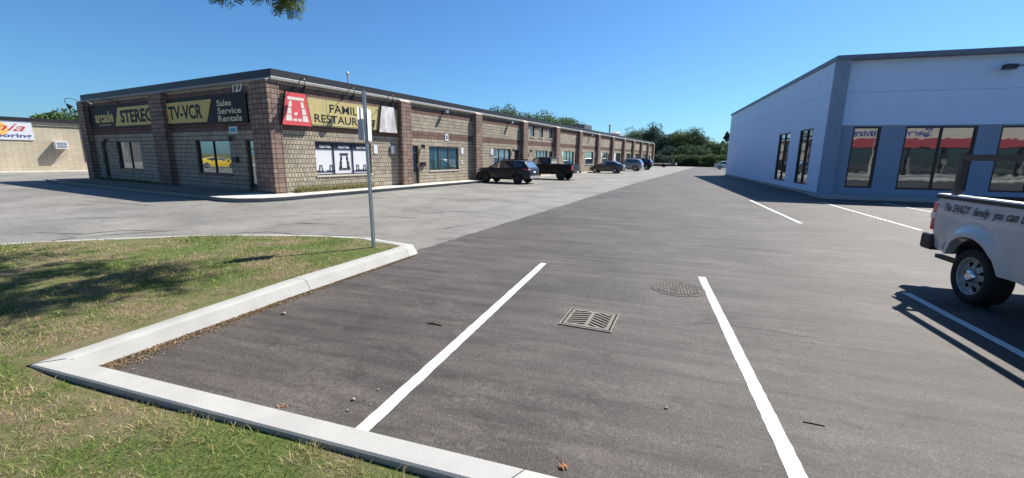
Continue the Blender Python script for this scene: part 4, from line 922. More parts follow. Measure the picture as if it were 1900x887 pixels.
def pickup_spec(L, W, cab_r, tail_z, roof, wheels, wr, wheel, regular=False, black=True, liner=True):
    h = L/2
    return dict(L=L, W=W, wr=wr, ww=.27, wheel=wheel, wheels=wheels, inset=.03, bed=(-h+.08, cab_r, tail_z-.52), liner=liner, flare=.035,
        top=[(-h, tail_z-.05), (-h+.02, tail_z), (cab_r-.001, tail_z), (cab_r+.001, roof-.05), (cab_r+.12, roof), (cab_r+.9, roof+.02), (h*.36, roof-.03), (h*.42, roof-.12), (h*.60, tail_z), (h*.64, tail_z-.03), (h*.93, tail_z-.11), (h*.985, tail_z-.3), (h, tail_z-.5)],
        belt=[(-h, tail_z-.06), (-h+.02, tail_z-.005), (-h+.08, tail_z), (cab_r-.002, tail_z), (cab_r+.002, tail_z-.05), (h*.55, tail_z-.09), (h*.93, tail_z-.2), (h, tail_z-.55)],
        sill=[(-h, .60), (-h+.2, .56), (-h*.3, .45), (h*.9, .42), (h, .45)], plan=[(-h, .95), (-h+.06, .985), (-h+.3, 1), (h*.6, 1), (h*.9, .96), (h*.97, .88), (h, .8)],
        side=[.94, .955, .965, .985, 1.0, 1.0, .99, .975],
        side_glass=[('car_glass_pale', [(h*.56, tail_z-.03), (h*.43, roof-.17), (h*.38, roof-.12), (h*.22, roof-.11), (h*.22, tail_z-.02)]), ('car_glass', [(h*.2, tail_z-.02), (h*.2, roof-.11), (cab_r+.14, roof-.12), (cab_r+.12, tail_z-.01)])],
        top_glass=[('windscreen', h*.585, h*.41, .93, 'car_glass')],
        seams=[[(cab_r-.004, .55), (cab_r-.004, tail_z-.02), (cab_r-.018, tail_z-.02), (cab_r-.018, .55)], [(h*.21, .55), (h*.21, tail_z-.05), (h*.208, tail_z-.05), (h*.208, .55)], [(h*.58, .55), (h*.58, tail_z-.1), (h*.578, tail_z-.1), (h*.578, .55)]],
        boxes=[('bumper', 'black' if black else 'black', [(-h-.16, -h+.02, -W*.46, W*.46, .55, .76), (h-.1, h+.1, -W*.42, W*.42, .45, .7)]),
               ('tail_light', 'red_lens', [(-h-.012, -h+.075, s_*(W/2-.09)-.055, s_*(W/2-.09)+.10 if s_ > 0 else s_*(W/2-.09)+.055, tail_z-.46, tail_z-.06) if s_ > 0 else (-h-.012, -h+.075, -(W/2-.09)-.10, -(W/2-.09)+.055, tail_z-.46, tail_z-.06) for s_ in (1, -1)]),
               ('headlight', 'white_lens', [(h*.93, h*.985, s_*W*.40-.12, s_*W*.40+.12, tail_z-.48, tail_z-.3) for s_ in (1, -1)]), ('rear_window', 'car_glass_pale', [(cab_r-.012, cab_r+.01, -W*.33, W*.33, tail_z+.05, roof-.14)]),
               ('number_plate', 'plate', [(-h-.175, -h-.155, -.15, .15, .58, .72)])], mirror=(h*.54, tail_z), dark_mirror=True)
bt = pickup_spec(4.95, 1.9, -.55, 1.24, 1.80, (1.45, -1.5), .40, 'dark5'); bt['mirror'] = (1.3, 1.22)
vehicle('black_pickup', 'black crew cab pickup truck parked between the graphite vehicle and the grey sedan', 'pickup truck', bt, AL, -14.5, 33.0, math.pi, P_blk, group=PK)

# the white work truck on the right (nose towards the near kerb)
TL, TW = 5.55, 1.98; th = TL/2; tail_u = 7.72; tc_u = tail_u-th; tc_v = 4.965
wt = pickup_spec(TL, TW, -.42, 1.325, 1.86, (1.66, -th+.90), .36, 'steel', black=True, liner=True); wt['flare'] = .05; wt['ra'] = .50; wt['ww'] = .26; wt['inset'] = .045
wt['boxes'] = [b for b in wt['boxes'] if b[0] not in ('bumper', 'tail_light')]
TR, TC = vehicle('work_pickup', 'white work pickup with black ladder rack and slogan on its bed side', 'pickup truck', wt, AR, tc_v, tc_u, -math.pi/2, P_white)
for sd_ in (1, -1):
    y0, y1 = sorted((sd_*(TW/2-.19), sd_*(TW/2-.012)))
    m = MB(); m.box(-th-.018, -th+.085, y0, y1, .83, 1.235); lt = part('tail_light', m, mt['red_lens'], TR)
    bv = lt.modifiers.new('Bevel', 'BEVEL'); bv.width = .02; bv.segments = 3
    m = MB(); m.box(-th-.021, -th+.075, y0-.004, y1+.003, 1.0, 1.085); part('reverse_lens', m, mt['white_lens'], lt)
m = MB(); m.box(-th-.17, -th-.0, -TW*.44, TW*.44, .56, .74); bmp = part('bumper', m, mt['chrome'], TR)
for sd_ in (1, -1):
    m = MB(); y0, y1 = sorted((sd_*TW*.40, sd_*TW*.495)); m.box(-th-.185, -th+.08, y0, y1, .53, .77); e = part('bumper_end', m, mt['black'], bmp); bv = e.modifiers.new('Bevel', 'BEVEL'); bv.width = .045; bv.segments = 3
m = MB(); m.box(-th-.10, -th+.7, -.80, -.72, .40, .455); part('tow_hitch', m, mt['black'], TR)
m = MB(); m.box(th-.1, th+.12, -TW*.45, TW*.45, .45, .7); part('bumper', m, mt['chrome'], TR)
for sd_ in (1, -1):
    yb = TC.side_y(-1.5, 1.31)
    m = MB(); y0, y1 = sorted((sd_*(yb+.012), sd_*(yb-.12))); m.box(-th+.03, -.45, y0, y1, 1.335, 1.36); rl = part('bed_rail', m, mt['white_paint'], TR)
    m = MB(); y0, y1 = sorted((sd_*(yb+.016), sd_*(yb+.002))); m.box(-th+.03, -.45, y0, y1, 1.295, 1.34); part('rail_trim', m, mt['black'], rl)
    m = MB(); x0, x1 = sorted((-th+.80, -th+.66)); y0, y1 = sorted((sd_*(TW/2-.3), sd_*(TW/2-.06))); m.box(-th+.565, -th+.585, y0, y1, .42, .66); part('mud_flap', m, mt['black'], TR)
m = MB(); yp = TW/2-.12; tz = 1.9
for sd_ in (1, -1): m.box(-th+.18, .95, sd_*yp-.035, sd_*yp+.035, tz-.08, tz)
for x in (-th+.25, -.55): m.box(x-.03, x+.03, -yp, yp, tz-.075, tz-.015)
rk = part('ladder_rack', m, mt['black_metal'], TR)
for sd_ in (1, -1):
    for x in (-th+.25, -.55): m = MB(); m.add([(x+a*.035, sd_*yp+b*.035+sd_*.02*(z < 1.5), z) for z in (1.355, tz+.03 if x < -1 else tz) for a, b in ((-1, -1), (1, -1), (1, 1), (-1, 1))], [(0, 1, 2, 3), (4, 5, 6, 7), (0, 1, 5, 4), (1, 2, 6, 5), (2, 3, 7, 6), (3, 0, 4, 7)]); part('rack_post', m, mt['black_metal'], rk)
for body, a, b, hz in (('The', .26, .40, .105), ('SHADY', .43, .77, .105), ('family', .82, 1.10, .13), ('you', 1.15, 1.31, .10), ('can', 1.36, 1.52, .08), ('trust', 1.57, 1.82, .105)):
    z0 = 1.135-(.03 if body in ('family', 'you') else 0)
    m = MB(); text(m, body, lambda s, z, d: (-th+s, -(TC.side_y(-th+s, z)+d), z), a, b, z0, z0+hz, .008, .012, .35); part('slogan', m, mt['decal'], TR)
# utility trailer, white car beyond the white building, yellow car across the street
tr = thing('utility_trailer', 'low grey flatbed utility trailer near the end of the brick building', 'trailer', AL, (-15.8, 97, 0))
mb = MB(); mb.box(-17.6, -14.2, 96, 97.8, .62, .8); part('deck', mb, mt['galv'], tr); mb = MB(); mb.tube([(-14.2, 96.9, .65), (-12.9, 96.9, .55)], .06, 6); part('drawbar', mb, mt['galv'], tr); mb = MB(); mb.box(-13.1, -12.8, 96.75, 97.05, .5, .95); part('jack', mb, mt['white_paint'], tr)
for uu in (95.9, 97.7): mb = MB(); mb.lathe([(.1, 0), (.36, 0), (.38, .05), (.38, .2), (.34, .24), (.1, .22)], (-15.4, uu, .38), 'y', 20); part('wheel', mb, mt['rubber'], tr)
p = at_dist(1350, 88); vehicle('white_car', 'white car half hidden behind the far corner of the pale building', 'car', sedan_spec(4.4, 1.75, 1.5), None, p.x, p.y, -.4, P_white)
q = wpt(AL, -58, -7.2); vehicle('yellow_car', 'yellow sports coupe mirrored in the corner shop window', 'car', sedan_spec(4.6, 1.85, 1.32), None, q.x, q.y, -1.61, P_yel)

# ------------------------------------------------------------------ sign post on the island
pb = Vector((-2.55, 7.60, .1))
po = thing('sign_post', 'galvanised sign post with two small white sign plates at the island tip', 'sign post', None, (pb.x, pb.y, .08))
mb = MB(); BASE[po.name] = Vector((0, 0, 0)); lean = -.012
prof = [(-.035, .018), (-.018, .018), (-.018, -.02), (.018, -.02), (.018, .018), (.035, .018), (.035, .014), (.022, .014), (.022, -.026), (-.022, -.026), (-.022, .014), (-.035, .014)]
n = len(prof); vs = [(x, y, 0) for x, y in prof]+[(x+lean*2.78, y, 2.80) for x, y in prof]
mb.add(vs, [(i, (i+1) % n, n+(i+1) % n, n+i) for i in range(n)]+[tuple(range(n, 2*n))]); part('post', mb, mt['galv'], po)
def plate(dx, dy, yaw, z0, z1, w):
    m = MB(); pl = []; r_ = .03
    for cx, cz, a0 in ((w/2-r_, z1-r_, 0), (-w/2+r_, z1-r_, 90), (-w/2+r_, z0+r_, 180), (w/2-r_, z0+r_, 270)):
        pl += [(cx+r_*math.cos(R(a0+a)), cz+r_*math.sin(R(a0+a))) for a in (0, 30, 60, 90)]
    cs, sn = math.cos(yaw), math.sin(yaw)
    m.prism(pl, lambda s, z, d: (dx+s*cs-d*sn, dy+s*sn+d*cs, z), -.0015, .0015); part('sign_plate', m, mt['white_board'], po)
plate(-.10, -.02, R(90), 1.97, 2.52, .31); plate(.03, .03, R(97), 1.96, 2.50, .31)

# ------------------------------------------------------------------ drain grate and manhole
gr = thing('drain_grate', 'square cast iron drain grate with chevron slots between the parking lines', 'drain grate', AR, (-.52, 4.57, .004), rz=R(-5))
BASE[gr.name] = Vector((0, 0, 0)); a = .285
mb = MB()
for x0, x1, y0, y1 in ((-a, a, -a, -a+.02), (-a, a, a-.02, a), (-a, -a+.02, -a+.02, a-.02), (a-.02, a, -a+.02, a-.02)): mb.box(x0, x1, y0, y1, 0, .012)
part('frame', mb, mt['cast'], gr)
mb = MB(); mb.box(-a+.02, a-.02, -a+.02, a-.02, 0, .0085); part('pit_shade', mb, mt['pit_shade'], gr)  # shallow black slab in place of the shaded hole below
b = a-.035
lim = b-.04
def clip(poly, ax, val, keep):
    o_ = []
    for p, q in zip(poly, poly[1:]+poly[:1]):
        ip, iq = keep*(p[ax]-val) <= 0, keep*(q[ax]-val) <= 0
        if ip: o_.append(p)
        if ip != iq: t_ = (val-p[ax])/(q[ax]-p[ax]); o_.append(tuple(p[k]+(q[k]-p[k])*t_ for k in (0, 1)))
    return o_
slots = MB()
mb = MB(); mb.box(-b, b, -b, b, .0085, .0125)
for i in range(-8, 14):
    y = -.25+i*.068
    for sg_ in (1, -1):
        pl = [(sg_*.02, y), (sg_*(b-.035), y-.12), (sg_*(b-.035), y+.034-.12), (sg_*.02, y+.034)]
        pl = clip(clip(pl, 1, lim, 1), 1, -lim, -1)
        if len(pl) >= 3: slots.prism(pl, lambda s, z, d: (s, z, d), .009, .0135)
part('slots', slots, mt['pit_shade'], gr)  # black inlays on a solid plate, painting the dark of open slots
part('grate', mb, mt['cast'], gr)
mh = thing('manhole_cover', 'round iron manhole cover with a raised grid beside the painted line', 'manhole cover', AR, (.50, 6.15, .004)); BASE[mh.name] = Vector((0, 0, 0))
mb = MB(); mb.lathe([(.36, 0), (.36, .006), (.325, .008), (.32, .003), (0, .003)], (0, 0, 0), 'z', 40); part('rim', mb, mt['manhole'], mh)
mb = MB()
rp0 = random.Random(2)
for i in range(-7, 8):
    for j in range(-7, 8):
        x, y = i*.043, j*.043
        if math.hypot(x, y) < .3: mb.box(x-.013-rp0.random()*.004, x+.013, y-.012, y+.012+rp0.random()*.005, .003, .012)
part('cover', mb, simple('manhole_studs', (.15, .132, .12), .8, .1, .4, .5, 18), mh)

# ------------------------------------------------------------------ litter on the asphalt
def pix(px, py, z=.005): q = ray(px, py); t_ = (z-CAM_H)/q.z; return Vector((q.x*t_, q.y*t_, z))
p = pix(806, 602); mb = MB(); mb.tube([(p.x-.09, p.y+.03, .012), (p.x-.02, p.y+.005, .018), (p.x+.03, p.y-.01, .012), (p.x+.085, p.y-.045, .012)], [.005, .009, .008, .006], 6); mb.tube([(p.x+.0, p.y, .015), (p.x-.02, p.y+.03, .03)], [.005, .003], 5)
solo('twig', mb, mt['twig'], 'short dark forked twig lying on the asphalt left of the drain grate', 'twig', None, tuple(p))
p = pix(1045, 868); mb = MB()
lf = [(0, -.05), (.02, -.02), (.05, -.03), (.035, 0), (.05, .03), (.02, .025), (0, .05), (-.02, .025), (-.045, .03), (-.03, 0), (-.045, -.025), (-.02, -.02)]
mb.add([(p.x, p.y, .02)]+[(p.x+a_*.6, p.y+b_*.6, .006+.018*abs(math.sin(i*1.3))) for i, (a_, b_) in enumerate(lf)], [(0, i+1, (i+1) % 12+1) for i in range(12)]); mb.tube([(p.x, p.y+.04, .012), (p.x-.03, p.y+.1, .01)], .0025, 4)
solo('fallen_leaf', mb, mt['dead_leaf'], 'orange brown fallen leaf near the bottom kerb joint', 'leaf', None, tuple(p))
p = pix(1510, 787); mb = MB(); p2, p3 = pix(1490, 783), pix(1530, 791); mb.tube([(p2.x, p2.y, .008), (p.x, p.y, .009), (p3.x, p3.y, .008)], .004, 6)
solo('metal_rod', mb, mt['black_metal'], 'thin dark rod lying on the asphalt right of the painted line', 'rod', None, tuple(p))
def blob(mb, c, r, rnd):
    ic = [(0, 0, 1), (.89, 0, .45), (.28, .85, .45), (-.72, .53, .45), (-.72, -.53, .45), (.28, -.85, .45), (.72, .53, -.45), (-.28, .85, -.45), (-.89, 0, -.45), (-.28, -.85, -.45), (.72, -.53, -.45), (0, 0, -1)]
    fs = [(0, 1, 2), (0, 2, 3), (0, 3, 4), (0, 4, 5), (0, 5, 1), (1, 6, 2), (2, 7, 3), (3, 8, 4), (4, 9, 5), (5, 10, 1), (6, 7, 2), (7, 8, 3), (8, 9, 4), (9, 10, 5), (10, 6, 1), (11, 7, 6), (11, 8, 7), (11, 9, 8), (11, 10, 9), (11, 6, 10)]
    mb.add([(c[0]+x*r*rnd.uniform(.8, 1.4), c[1]+y*r*rnd.uniform(.8, 1.2), c[2]+z*r*rnd.uniform(.5, .8)) for x, y, z in ic], fs)
rp = random.Random(11)
for px, py, r_, lb in ((656, 742, .016, 'pale pebble nearest the left painted line, largest of the loose ones'), (645, 762, .011, 'small round pebble close to the near kerb'), (688, 752, .009, 'tiny grey pebble beside the foot of the left painted line'), (702, 724, .010, 'small dark pebble a little beyond the near kerb'), (527, 583, .026, 'white stone at the foot of the island kerb'), (1236, 758, .013, 'lone pebble between the painted lines beyond the near kerb')):
    p = pix(px, py); mb = MB(); blob(mb, (p.x, p.y, .004+r_*.6), r_, rp); solo('pebble', mb, mt['stone'], lb, 'pebble', None, tuple(p), 'loose pebbles on the asphalt')
p = pix(520, 748, .03); mb = MB()
for i in range(9): blob(mb, (p.x+rp.gauss(0, .03), p.y+rp.gauss(0, .02), .008), rp.uniform(.004, .011), rp)
solo('grit_patch', mb, mt['mulch'], 'small heap of grit against the near kerb', 'grit', None, tuple(p), kind='stuff')
# dry litter along the island kerb
mb = MB()
for i in range(15000):
    k = rp.random()**1.5; u = 2.0+4.6*k; spread = .20*(1-k)**2.2+.03
    v = lk(u)+.09+abs(rp.gauss(0, spread*.55)); L_ = rp.uniform(.002, .013); a = rp.uniform(0, math.pi); w_ = L_*rp.uniform(.1, .35); z = .006+rp.random()*.012
    dx, dy = math.cos(a)*L_, math.sin(a)*L_; ex, ey = -math.sin(a)*w_, math.cos(a)*w_
    mb.quad((v-dx-ex, u-dy-ey, z), (v+dx-ex, u+dy-ey, z+rp.uniform(0, .012)), (v+dx+ex, u+dy+ey, z+.004), (v-dx+ex, u-dy+ey, z))
mt['litter'] = m_leaf('litter_bits', (.07, .04, .022), (.38, .27, .16), .0)
solo('dry_litter', mb, mt['litter'], 'dry straw and leaf litter gathered along the island kerb', 'litter', AR, (-4.2, 3, 0), kind='stuff')
mb = MB()
for i in range(900):
    u = rp.uniform(2.1, 9); v = rp.uniform(-4.2, 4); s_ = rp.uniform(.003, .008); mb.quad((v, u, .006), (v+s_, u, .010), (v+s_, u+s_, .006), (v, u+s_, .009))
solo('grit', mb, mt['stone'], 'fine pale grit scattered over the new asphalt', 'grit', AR, (0, 4, 0), kind='stuff')

# ------------------------------------------------------------------ grass
def blades(name, pts, hgt, wid, mat, label, fr, lean=.6, zf=None):
    n = len(pts); P = np.array(pts); a = rng.uniform(0, 2*np.pi, n); d = np.hypot(P[:, 0], P[:, 1]); h = hgt*rng.uniform(.5, 1.25, n); w = wid*rng.uniform(.7, 1.3, n)*np.clip(d/4.5, .8, 3)
    la = rng.uniform(0, 2*np.pi, n); ln = h*rng.uniform(.2, 1., n)*lean*1.5
    ex, ey = np.cos(a)*w/2, np.sin(a)*w/2; tx, ty = np.cos(la)*ln, np.sin(la)*ln
    v = np.zeros((n, 5, 3)); z0 = P[:, 2]-.01
    v[:, 0] = np.stack([P[:, 0]-ex, P[:, 1]-ey, z0], 1); v[:, 1] = np.stack([P[:, 0]+ex, P[:, 1]+ey, z0], 1)
    v[:, 2] = np.stack([P[:, 0]+ex*.75+tx*.4, P[:, 1]+ey*.75+ty*.4, z0+h*.6], 1); v[:, 3] = np.stack([P[:, 0]-ex*.75+tx*.4, P[:, 1]-ey*.75+ty*.4, z0+h*.6], 1)
    v[:, 4] = np.stack([P[:, 0]+tx, P[:, 1]+ty, z0+h*.95], 1)
    me = bpy.data.meshes.new(name); me.vertices.add(n*5); me.vertices.foreach_set('co', v.reshape(-1))
    base = (np.arange(n)*5)[:, None]; loops = np.concatenate([base+np.array([0, 1, 2, 3]), base+np.array([3, 2, 4])], 1).reshape(-1)
    me.loops.add(n*7); me.loops.foreach_set('vertex_index', loops.astype(np.int32)); me.polygons.add(n*2)
    st_ = np.stack([np.arange(n)*7, np.arange(n)*7+4], 1).reshape(-1); me.polygons.foreach_set('loop_start', st_.astype(np.int32)); me.polygons.foreach_set('loop_total', np.tile([4, 3], n).astype(np.int32))
    me.materials.append(mat); me.update(calc_edges=True); me.validate()
    o = bpy.data.objects.new(name, me); COL.objects.link(o); o.rotation_euler = (0, 0, -fr if fr is not None else 0)
    return tag(o, label, 'grass', kind='stuff')
from mathutils import noise as mnoise
pts = []
def sow(v0, v1, u0, u1, dens):
    k = int((v1-v0)*(u1-u0)*dens)
    for v, u in zip(rng.uniform(v0, v1, k), rng.uniform(u0, u1, k)):
        if not in_lawn(v, u): continue
        nz = mnoise.noise((v*.9, u*.9, 0))+.6*mnoise.noise((v*3.1, u*3.1, 4.))
        if rng.random() > .62+nz*.75: continue
        pts.append((v, u, lawn_z(v, u)))
sow(-4.5, 2.2, .55, 1.74, 6500); sow(-7, -4.5, 0, 1.76, 3200); sow(-7.0, -4.2, 1.76, 4.5, 3000); sow(-7, -3.8, 4.5, 7.05, 1900); sow(-12, -7, 0, 6.9, 1100); sow(-20, -12, -2, 5, 250); sow(2.2, 12, .2, 1.74, 500)
blades('grass', pts, .042, .0042, mt['grass'], 'short patchy lawn grass, half green and half dry', AR, 1.0)
# straw tufts along the near kerb
pts = []
for i in range(60):
    v = rp.uniform(-3.4, 1.3); u = 1.77-abs(rp.gauss(.12, .11)); k = int(rp.uniform(10, 60))
    for j in range(k): pts.append((v+rp.gauss(0, .035), u+rp.gauss(0, .03), lawn_z(v, u)))
blades('straw_tufts', pts, .055, .005, mt['weed'], 'dry straw tufts along the edge of the near kerb', AR, 1.5)
pts = [(-17.08+abs(rp.gauss(0, .12)), 11.7+rp.random()**1.3*4.4, .15) for i in range(1500)]
blades('wall_weeds', pts, .3, .005, mt['weed'], 'dry yellow weeds along the foot of the side wall', AL, .5)
pts = [(rp.uniform(-35, -26), 11.0-abs(rp.gauss(0, .12)), .15) for i in range(700)]
blades('bed_weeds', pts, .16, .006, mt['leaf_mid'], 'low green weeds in the shaded planting bed', AL, .7)

# ------------------------------------------------------------------ trees
def quads_mesh(name, C_, size, mat, up=.2):
    n = len(C_); C_ = np.array(C_); nr = rng.normal(size=(n, 3)); nr[:, 2] += up; nr /= np.linalg.norm(nr, axis=1)[:, None]
    a = np.cross(nr, rng.normal(size=(n, 3))); a /= np.linalg.norm(a, axis=1)[:, None]; b = np.cross(nr, a); s = (size*rng.uniform(.6, 1.3, n))[:, None]
    v = np.stack([C_-a*s*.5, C_+b*s*.32, C_+a*s*.5, C_-b*s*.32], 1); me = bpy.data.meshes.new(name)
    me.vertices.add(n*4); me.vertices.foreach_set('co', v.reshape(-1)); me.loops.add(n*4); me.loops.foreach_set('vertex_index', np.arange(n*4, dtype=np.int32))
    me.polygons.add(n); me.polygons.foreach_set('loop_start', np.arange(n, dtype=np.int32)*4); me.polygons.foreach_set('loop_total', np.full(n, 4, np.int32)); me.materials.append(mat); me.update(calc_edges=True); return me
def crown_pts(kind, seed, n):
    r_ = np.random.default_rng(seed); out = []
    if kind == 'bush':
        cl = [(r_.uniform(-.8, .8), r_.uniform(-.8, .8), r_.uniform(.1, .72), r_.uniform(.22, .36)) for i in range(50)]
    elif kind == 'round':                        # unit: radius 1, height 0..1 (crown from .15)
        cl = []
        for i in range(64):
            d = r_.normal(size=3); d /= np.linalg.norm(d); q = r_.uniform(.45, .95)
            h_ = .53+d[2]*.43*q; w_ = 1.0 if h_ < .6 else 1.0-.35*(h_-.6)/.4
            cl.append((d[0]*q*.85*w_, d[1]*q*.85*w_, h_, r_.uniform(.24, .40)))
    else:                                      # conifer-like: whorls
        cl = []
        for i in range(60):
            h_ = r_.uniform(.08, .98); w_ = (1-h_)**.8; a = r_.uniform(0, 2*np.pi); q = r_.uniform(.25, 1.)
            cl.append((math.cos(a)*w_*q, math.sin(a)*w_*q, h_-.05*q, .10+.14*w_))
    for x, y, z, s in cl:
        k = n//len(cl); d = r_.normal(size=(k, 3)); d /= np.linalg.norm(d, axis=1)[:, None]; rad = r_.uniform(.35, 1.05, k)**.6
        out.append(np.stack([x+d[:, 0]*rad*s, y+d[:, 1]*rad*s, z+d[:, 2]*rad*s*(.42 if kind == 'round' else (.7 if kind == 'bush' else .3))], 1))
    return np.concatenate(out)
def tree_mesh_trunk(h, rad, seed, limbs=6):
    r_ = random.Random(seed); m = MB(); m.tube([(0, 0, 0), (r_.uniform(-.1, .1), r_.uniform(-.1, .1), h*.35), (r_.uniform(-.2, .2), r_.uniform(-.2, .2), h*.75)], [h*.022, h*.016, h*.005], 8)
    for i in range(limbs):
        a = r_.uniform(0, 6.28); z = h*r_.uniform(.25, .55); q = rad*r_.uniform(.5, .8); m.tube([(0, 0, z), (math.cos(a)*q*.5, math.sin(a)*q*.5, z+h*.1), (math.cos(a)*q, math.sin(a)*q, z+h*.2)], [h*.009, h*.006, h*.002], 6)
    return m
PROTO = {}
def tree(kind, p, h, rad, label, group, mat, seed):
    o = thing({'round': 'broadleaf_tree', 'cone': 'conifer_tree', 'bush': 'bush'}[kind], label, 'bush' if kind == 'bush' else 'tree', None, (p.x, p.y, -.05), group); BASE[o.name] = Vector((0, 0, 0))
    part('trunk', tree_mesh_trunk(h, rad, seed), mt['bark'], o)
    C_ = crown_pts(kind, seed, 12000)*np.array([rad, rad, h]); me = quads_mesh('crown', C_, .34 if h > 6 else .25, mt[mat]); c_ = bpy.data.objects.new('crown', me); COL.objects.link(c_); c_.parent = o
    return o
TG = 'trees closing the end of the lot'
for i, (px, py, d, rad, kind, mat, lb) in enumerate([
    (1172, 236, 150, 5.5, 'round', 'leaf_mid', 'broad green tree whose top shows over the far end of the brick roof'),
    (1186, 238, 146, 5.5, 'round', 'leaf_dark', 'dark round tree beside the tall uneven tree over the brick roof'),
    (1207, 226, 140, 4.6, 'round', 'leaf_blue', 'tallest dark uneven tree just past the end of the brick building'),
    (1228, 247, 134, 4.6, 'round', 'leaf_blue', 'dark tree behind the utility trailer'),
    (1247, 245, 138, 4.4, 'round', 'leaf_dark', 'dark rounded tree right of the trailer'),
    (1262, 241, 132, 4.4, 'round', 'leaf_mid', 'lighter green tree in the middle of the row closing the lot'),
    (1284, 237, 134, 5.2, 'round', 'leaf_dark', 'tall leafy tree at the centre of the row closing the lot'),
    (1300, 247, 131, 4.4, 'round', 'leaf_dark', 'bushy dark tree right of the tall centre tree'),
    (1316, 263, 128, 3.8, 'round', 'leaf_mid', 'low pale green tree in the dip of the tree row'),
    (1331, 264, 126, 3.8, 'round', 'leaf_dark', 'low dark tree below the pointed spruce'),
    (1344, 243, 150, 3.2, 'cone', 'leaf_blue', 'pointed spruce beside the edge of the pale building'),
    (1352, 262, 130, 4., 'round', 'leaf_mid', 'rounded tree partly hidden by the pale building'),
    (1240, 270, 122, 3.6, 'round', 'leaf_blue', 'low dark shrubby tree in front of the row behind the trailer'),
    (1272, 268, 122, 4., 'round', 'leaf_dark', 'low dark shrubby tree in front of the centre of the row'),
    (1296, 270, 121, 3.6, 'round', 'leaf_dark', 'low dark shrubby tree in front of the bushy dark tree')]):
    h = top_z(px, py, d)+.05; tree(kind, at_dist(px, d), h, rad, lb, TG, mat, 100+i)
for i, (px, d, h, rad, mat, lb) in enumerate([(1222, 112, 3.4, 3.0, 'leaf_blue', 'dark bush at the end of the lot directly behind the trailer'), (1240, 114, 3.0, 3.0, 'leaf_dark', 'low dark bush right of the trailer at the end of the lot'), (1258, 116, 3.2, 3.2, 'leaf_mid', 'pale bush under the lighter green tree'), (1276, 115, 3.0, 3.2, 'leaf_dark', 'dark bush under the tall centre tree'), (1294, 114, 3.3, 3.0, 'leaf_dark', 'dark bush right of the tall centre tree'), (1311, 113, 3.2, 3.0, 'leaf_mid', 'pale green bush under the dip of the tree row'), (1327, 112, 3.4, 3.0, 'leaf_mid', 'green bush left of the white car'), (1343, 112, 3.4, 3.0, 'leaf_dark', 'dark bush behind the white car')]):
    tree('bush', at_dist(px, d), h, rad, lb, 'bushes at the end of the lot', mat, 150+i)
TG2 = 'tree tops above the brick roof'
for i, (px, py, d, rad, mat, lb) in enumerate([(922, 197, 92, 5., 'leaf_dark', 'dark tree top above the brick roof over the curtained window'), (950, 194, 95, 5.4, 'leaf_mid', 'green tree top above the roof left of the small upper windows'), (984, 203, 96, 5.2, 'leaf_dark', 'tree top above the roof over the first upper window'), (1012, 203, 100, 5.6, 'leaf_mid', 'bright tree top above the roof over the middle upper window'), (1040, 205, 104, 5.8, 'leaf_mid', 'full green tree top above the roof over the last upper window'), (1062, 222, 108, 5.2, 'leaf_dark', 'low dark tree top beside the rooftop air handler')]):
    tree('round', at_dist(px, d), top_z(px, py, d), rad, lb, TG2, mat, 200+i)
TG3 = 'trees behind the low tan building'
for i, (px, py, d, rad, mat, lb) in enumerate([(8, 211, 88, 4, 'leaf_dark', 'dark tree top above the coping over the white banner'), (108, 207, 84, 3.4, 'leaf_mid', 'small green tree top above the coping over the air conditioner'), (128, 205, 82, 3.2, 'leaf_mid', 'light green tree top above the coping left of the far corner pier'), (150, 204, 84, 4, 'leaf_dark', 'tree top partly behind the far corner pier')]):
    tree('round', at_dist(px, d), top_z(px, py, d), rad, lb, TG3, mat, 300+i)
for i, (v, u, h) in enumerate([(18, -38, 11), (30, -40, 13), (44, -38, 10), (56, -41, 12), (-20, -30, 11), (-38, -28, 12), (-62, -24, 12), (70, -36, 11)]):
    p = wpt(AR, v, u); tree('round', p, h, h*.42, 'green street tree beyond the far side of the street, number %d' % (i+1) if False else 'green street tree across the street', 'trees across the street', 'leaf_mid', 400+i)

# the honey locust over the lawn: its lowest sprays hang into the top of the picture
LT = thing('locust_tree', 'honey locust with feathery leaves hanging over the lawn', 'tree', None, (-4.9, 2.3, .08)); BASE[LT.name] = Vector((0, 0, 0)); LTo = Vector((-4.9, 2.3, .08))
def in_view(w):                                # picture position of a world point
    q = w-Vector((0, 0, CAM_H)); z = q.dot(_f)
    if z < .2: return None
    x, y = 950+CAM_F*q.dot(CX)/z, 443.5-CAM_F*q.dot(CU)/z
    return (x, y) if -40 < x < 1940 and y > -4 else None
rl = random.Random(23); tm = MB(); leafC = []; twm = MB()
tm.tube([(0, 0, -.1), (.05, 0, 1.6), (.12, .08, 3.0), (.2, .15, 4.4)], [.2, .16, .14, .11], 10)
limbs = []
for i in range(13):
    a = R(44+i*8.5 if i < 7 else 125+(i-7)*44)+rl.uniform(-.06, .06); ln = rl.uniform(6.3, 8.0) if i < 7 else rl.uniform(3., 4.); z0 = rl.uniform(3.2, 4.4)
    P = [Vector((.15, .1, z0)), Vector((math.cos(a)*ln*.3, math.sin(a)*ln*.3, z0+1.1)), Vector((math.cos(a+.1)*ln*.65, math.sin(a+.1)*ln*.65, z0+2.0)), Vector((math.cos(a+.15)*ln, math.sin(a+.15)*ln, z0+2.3))]
    tm.tube(P, [.07, .05, .032, .012], 7); limbs.append(P)
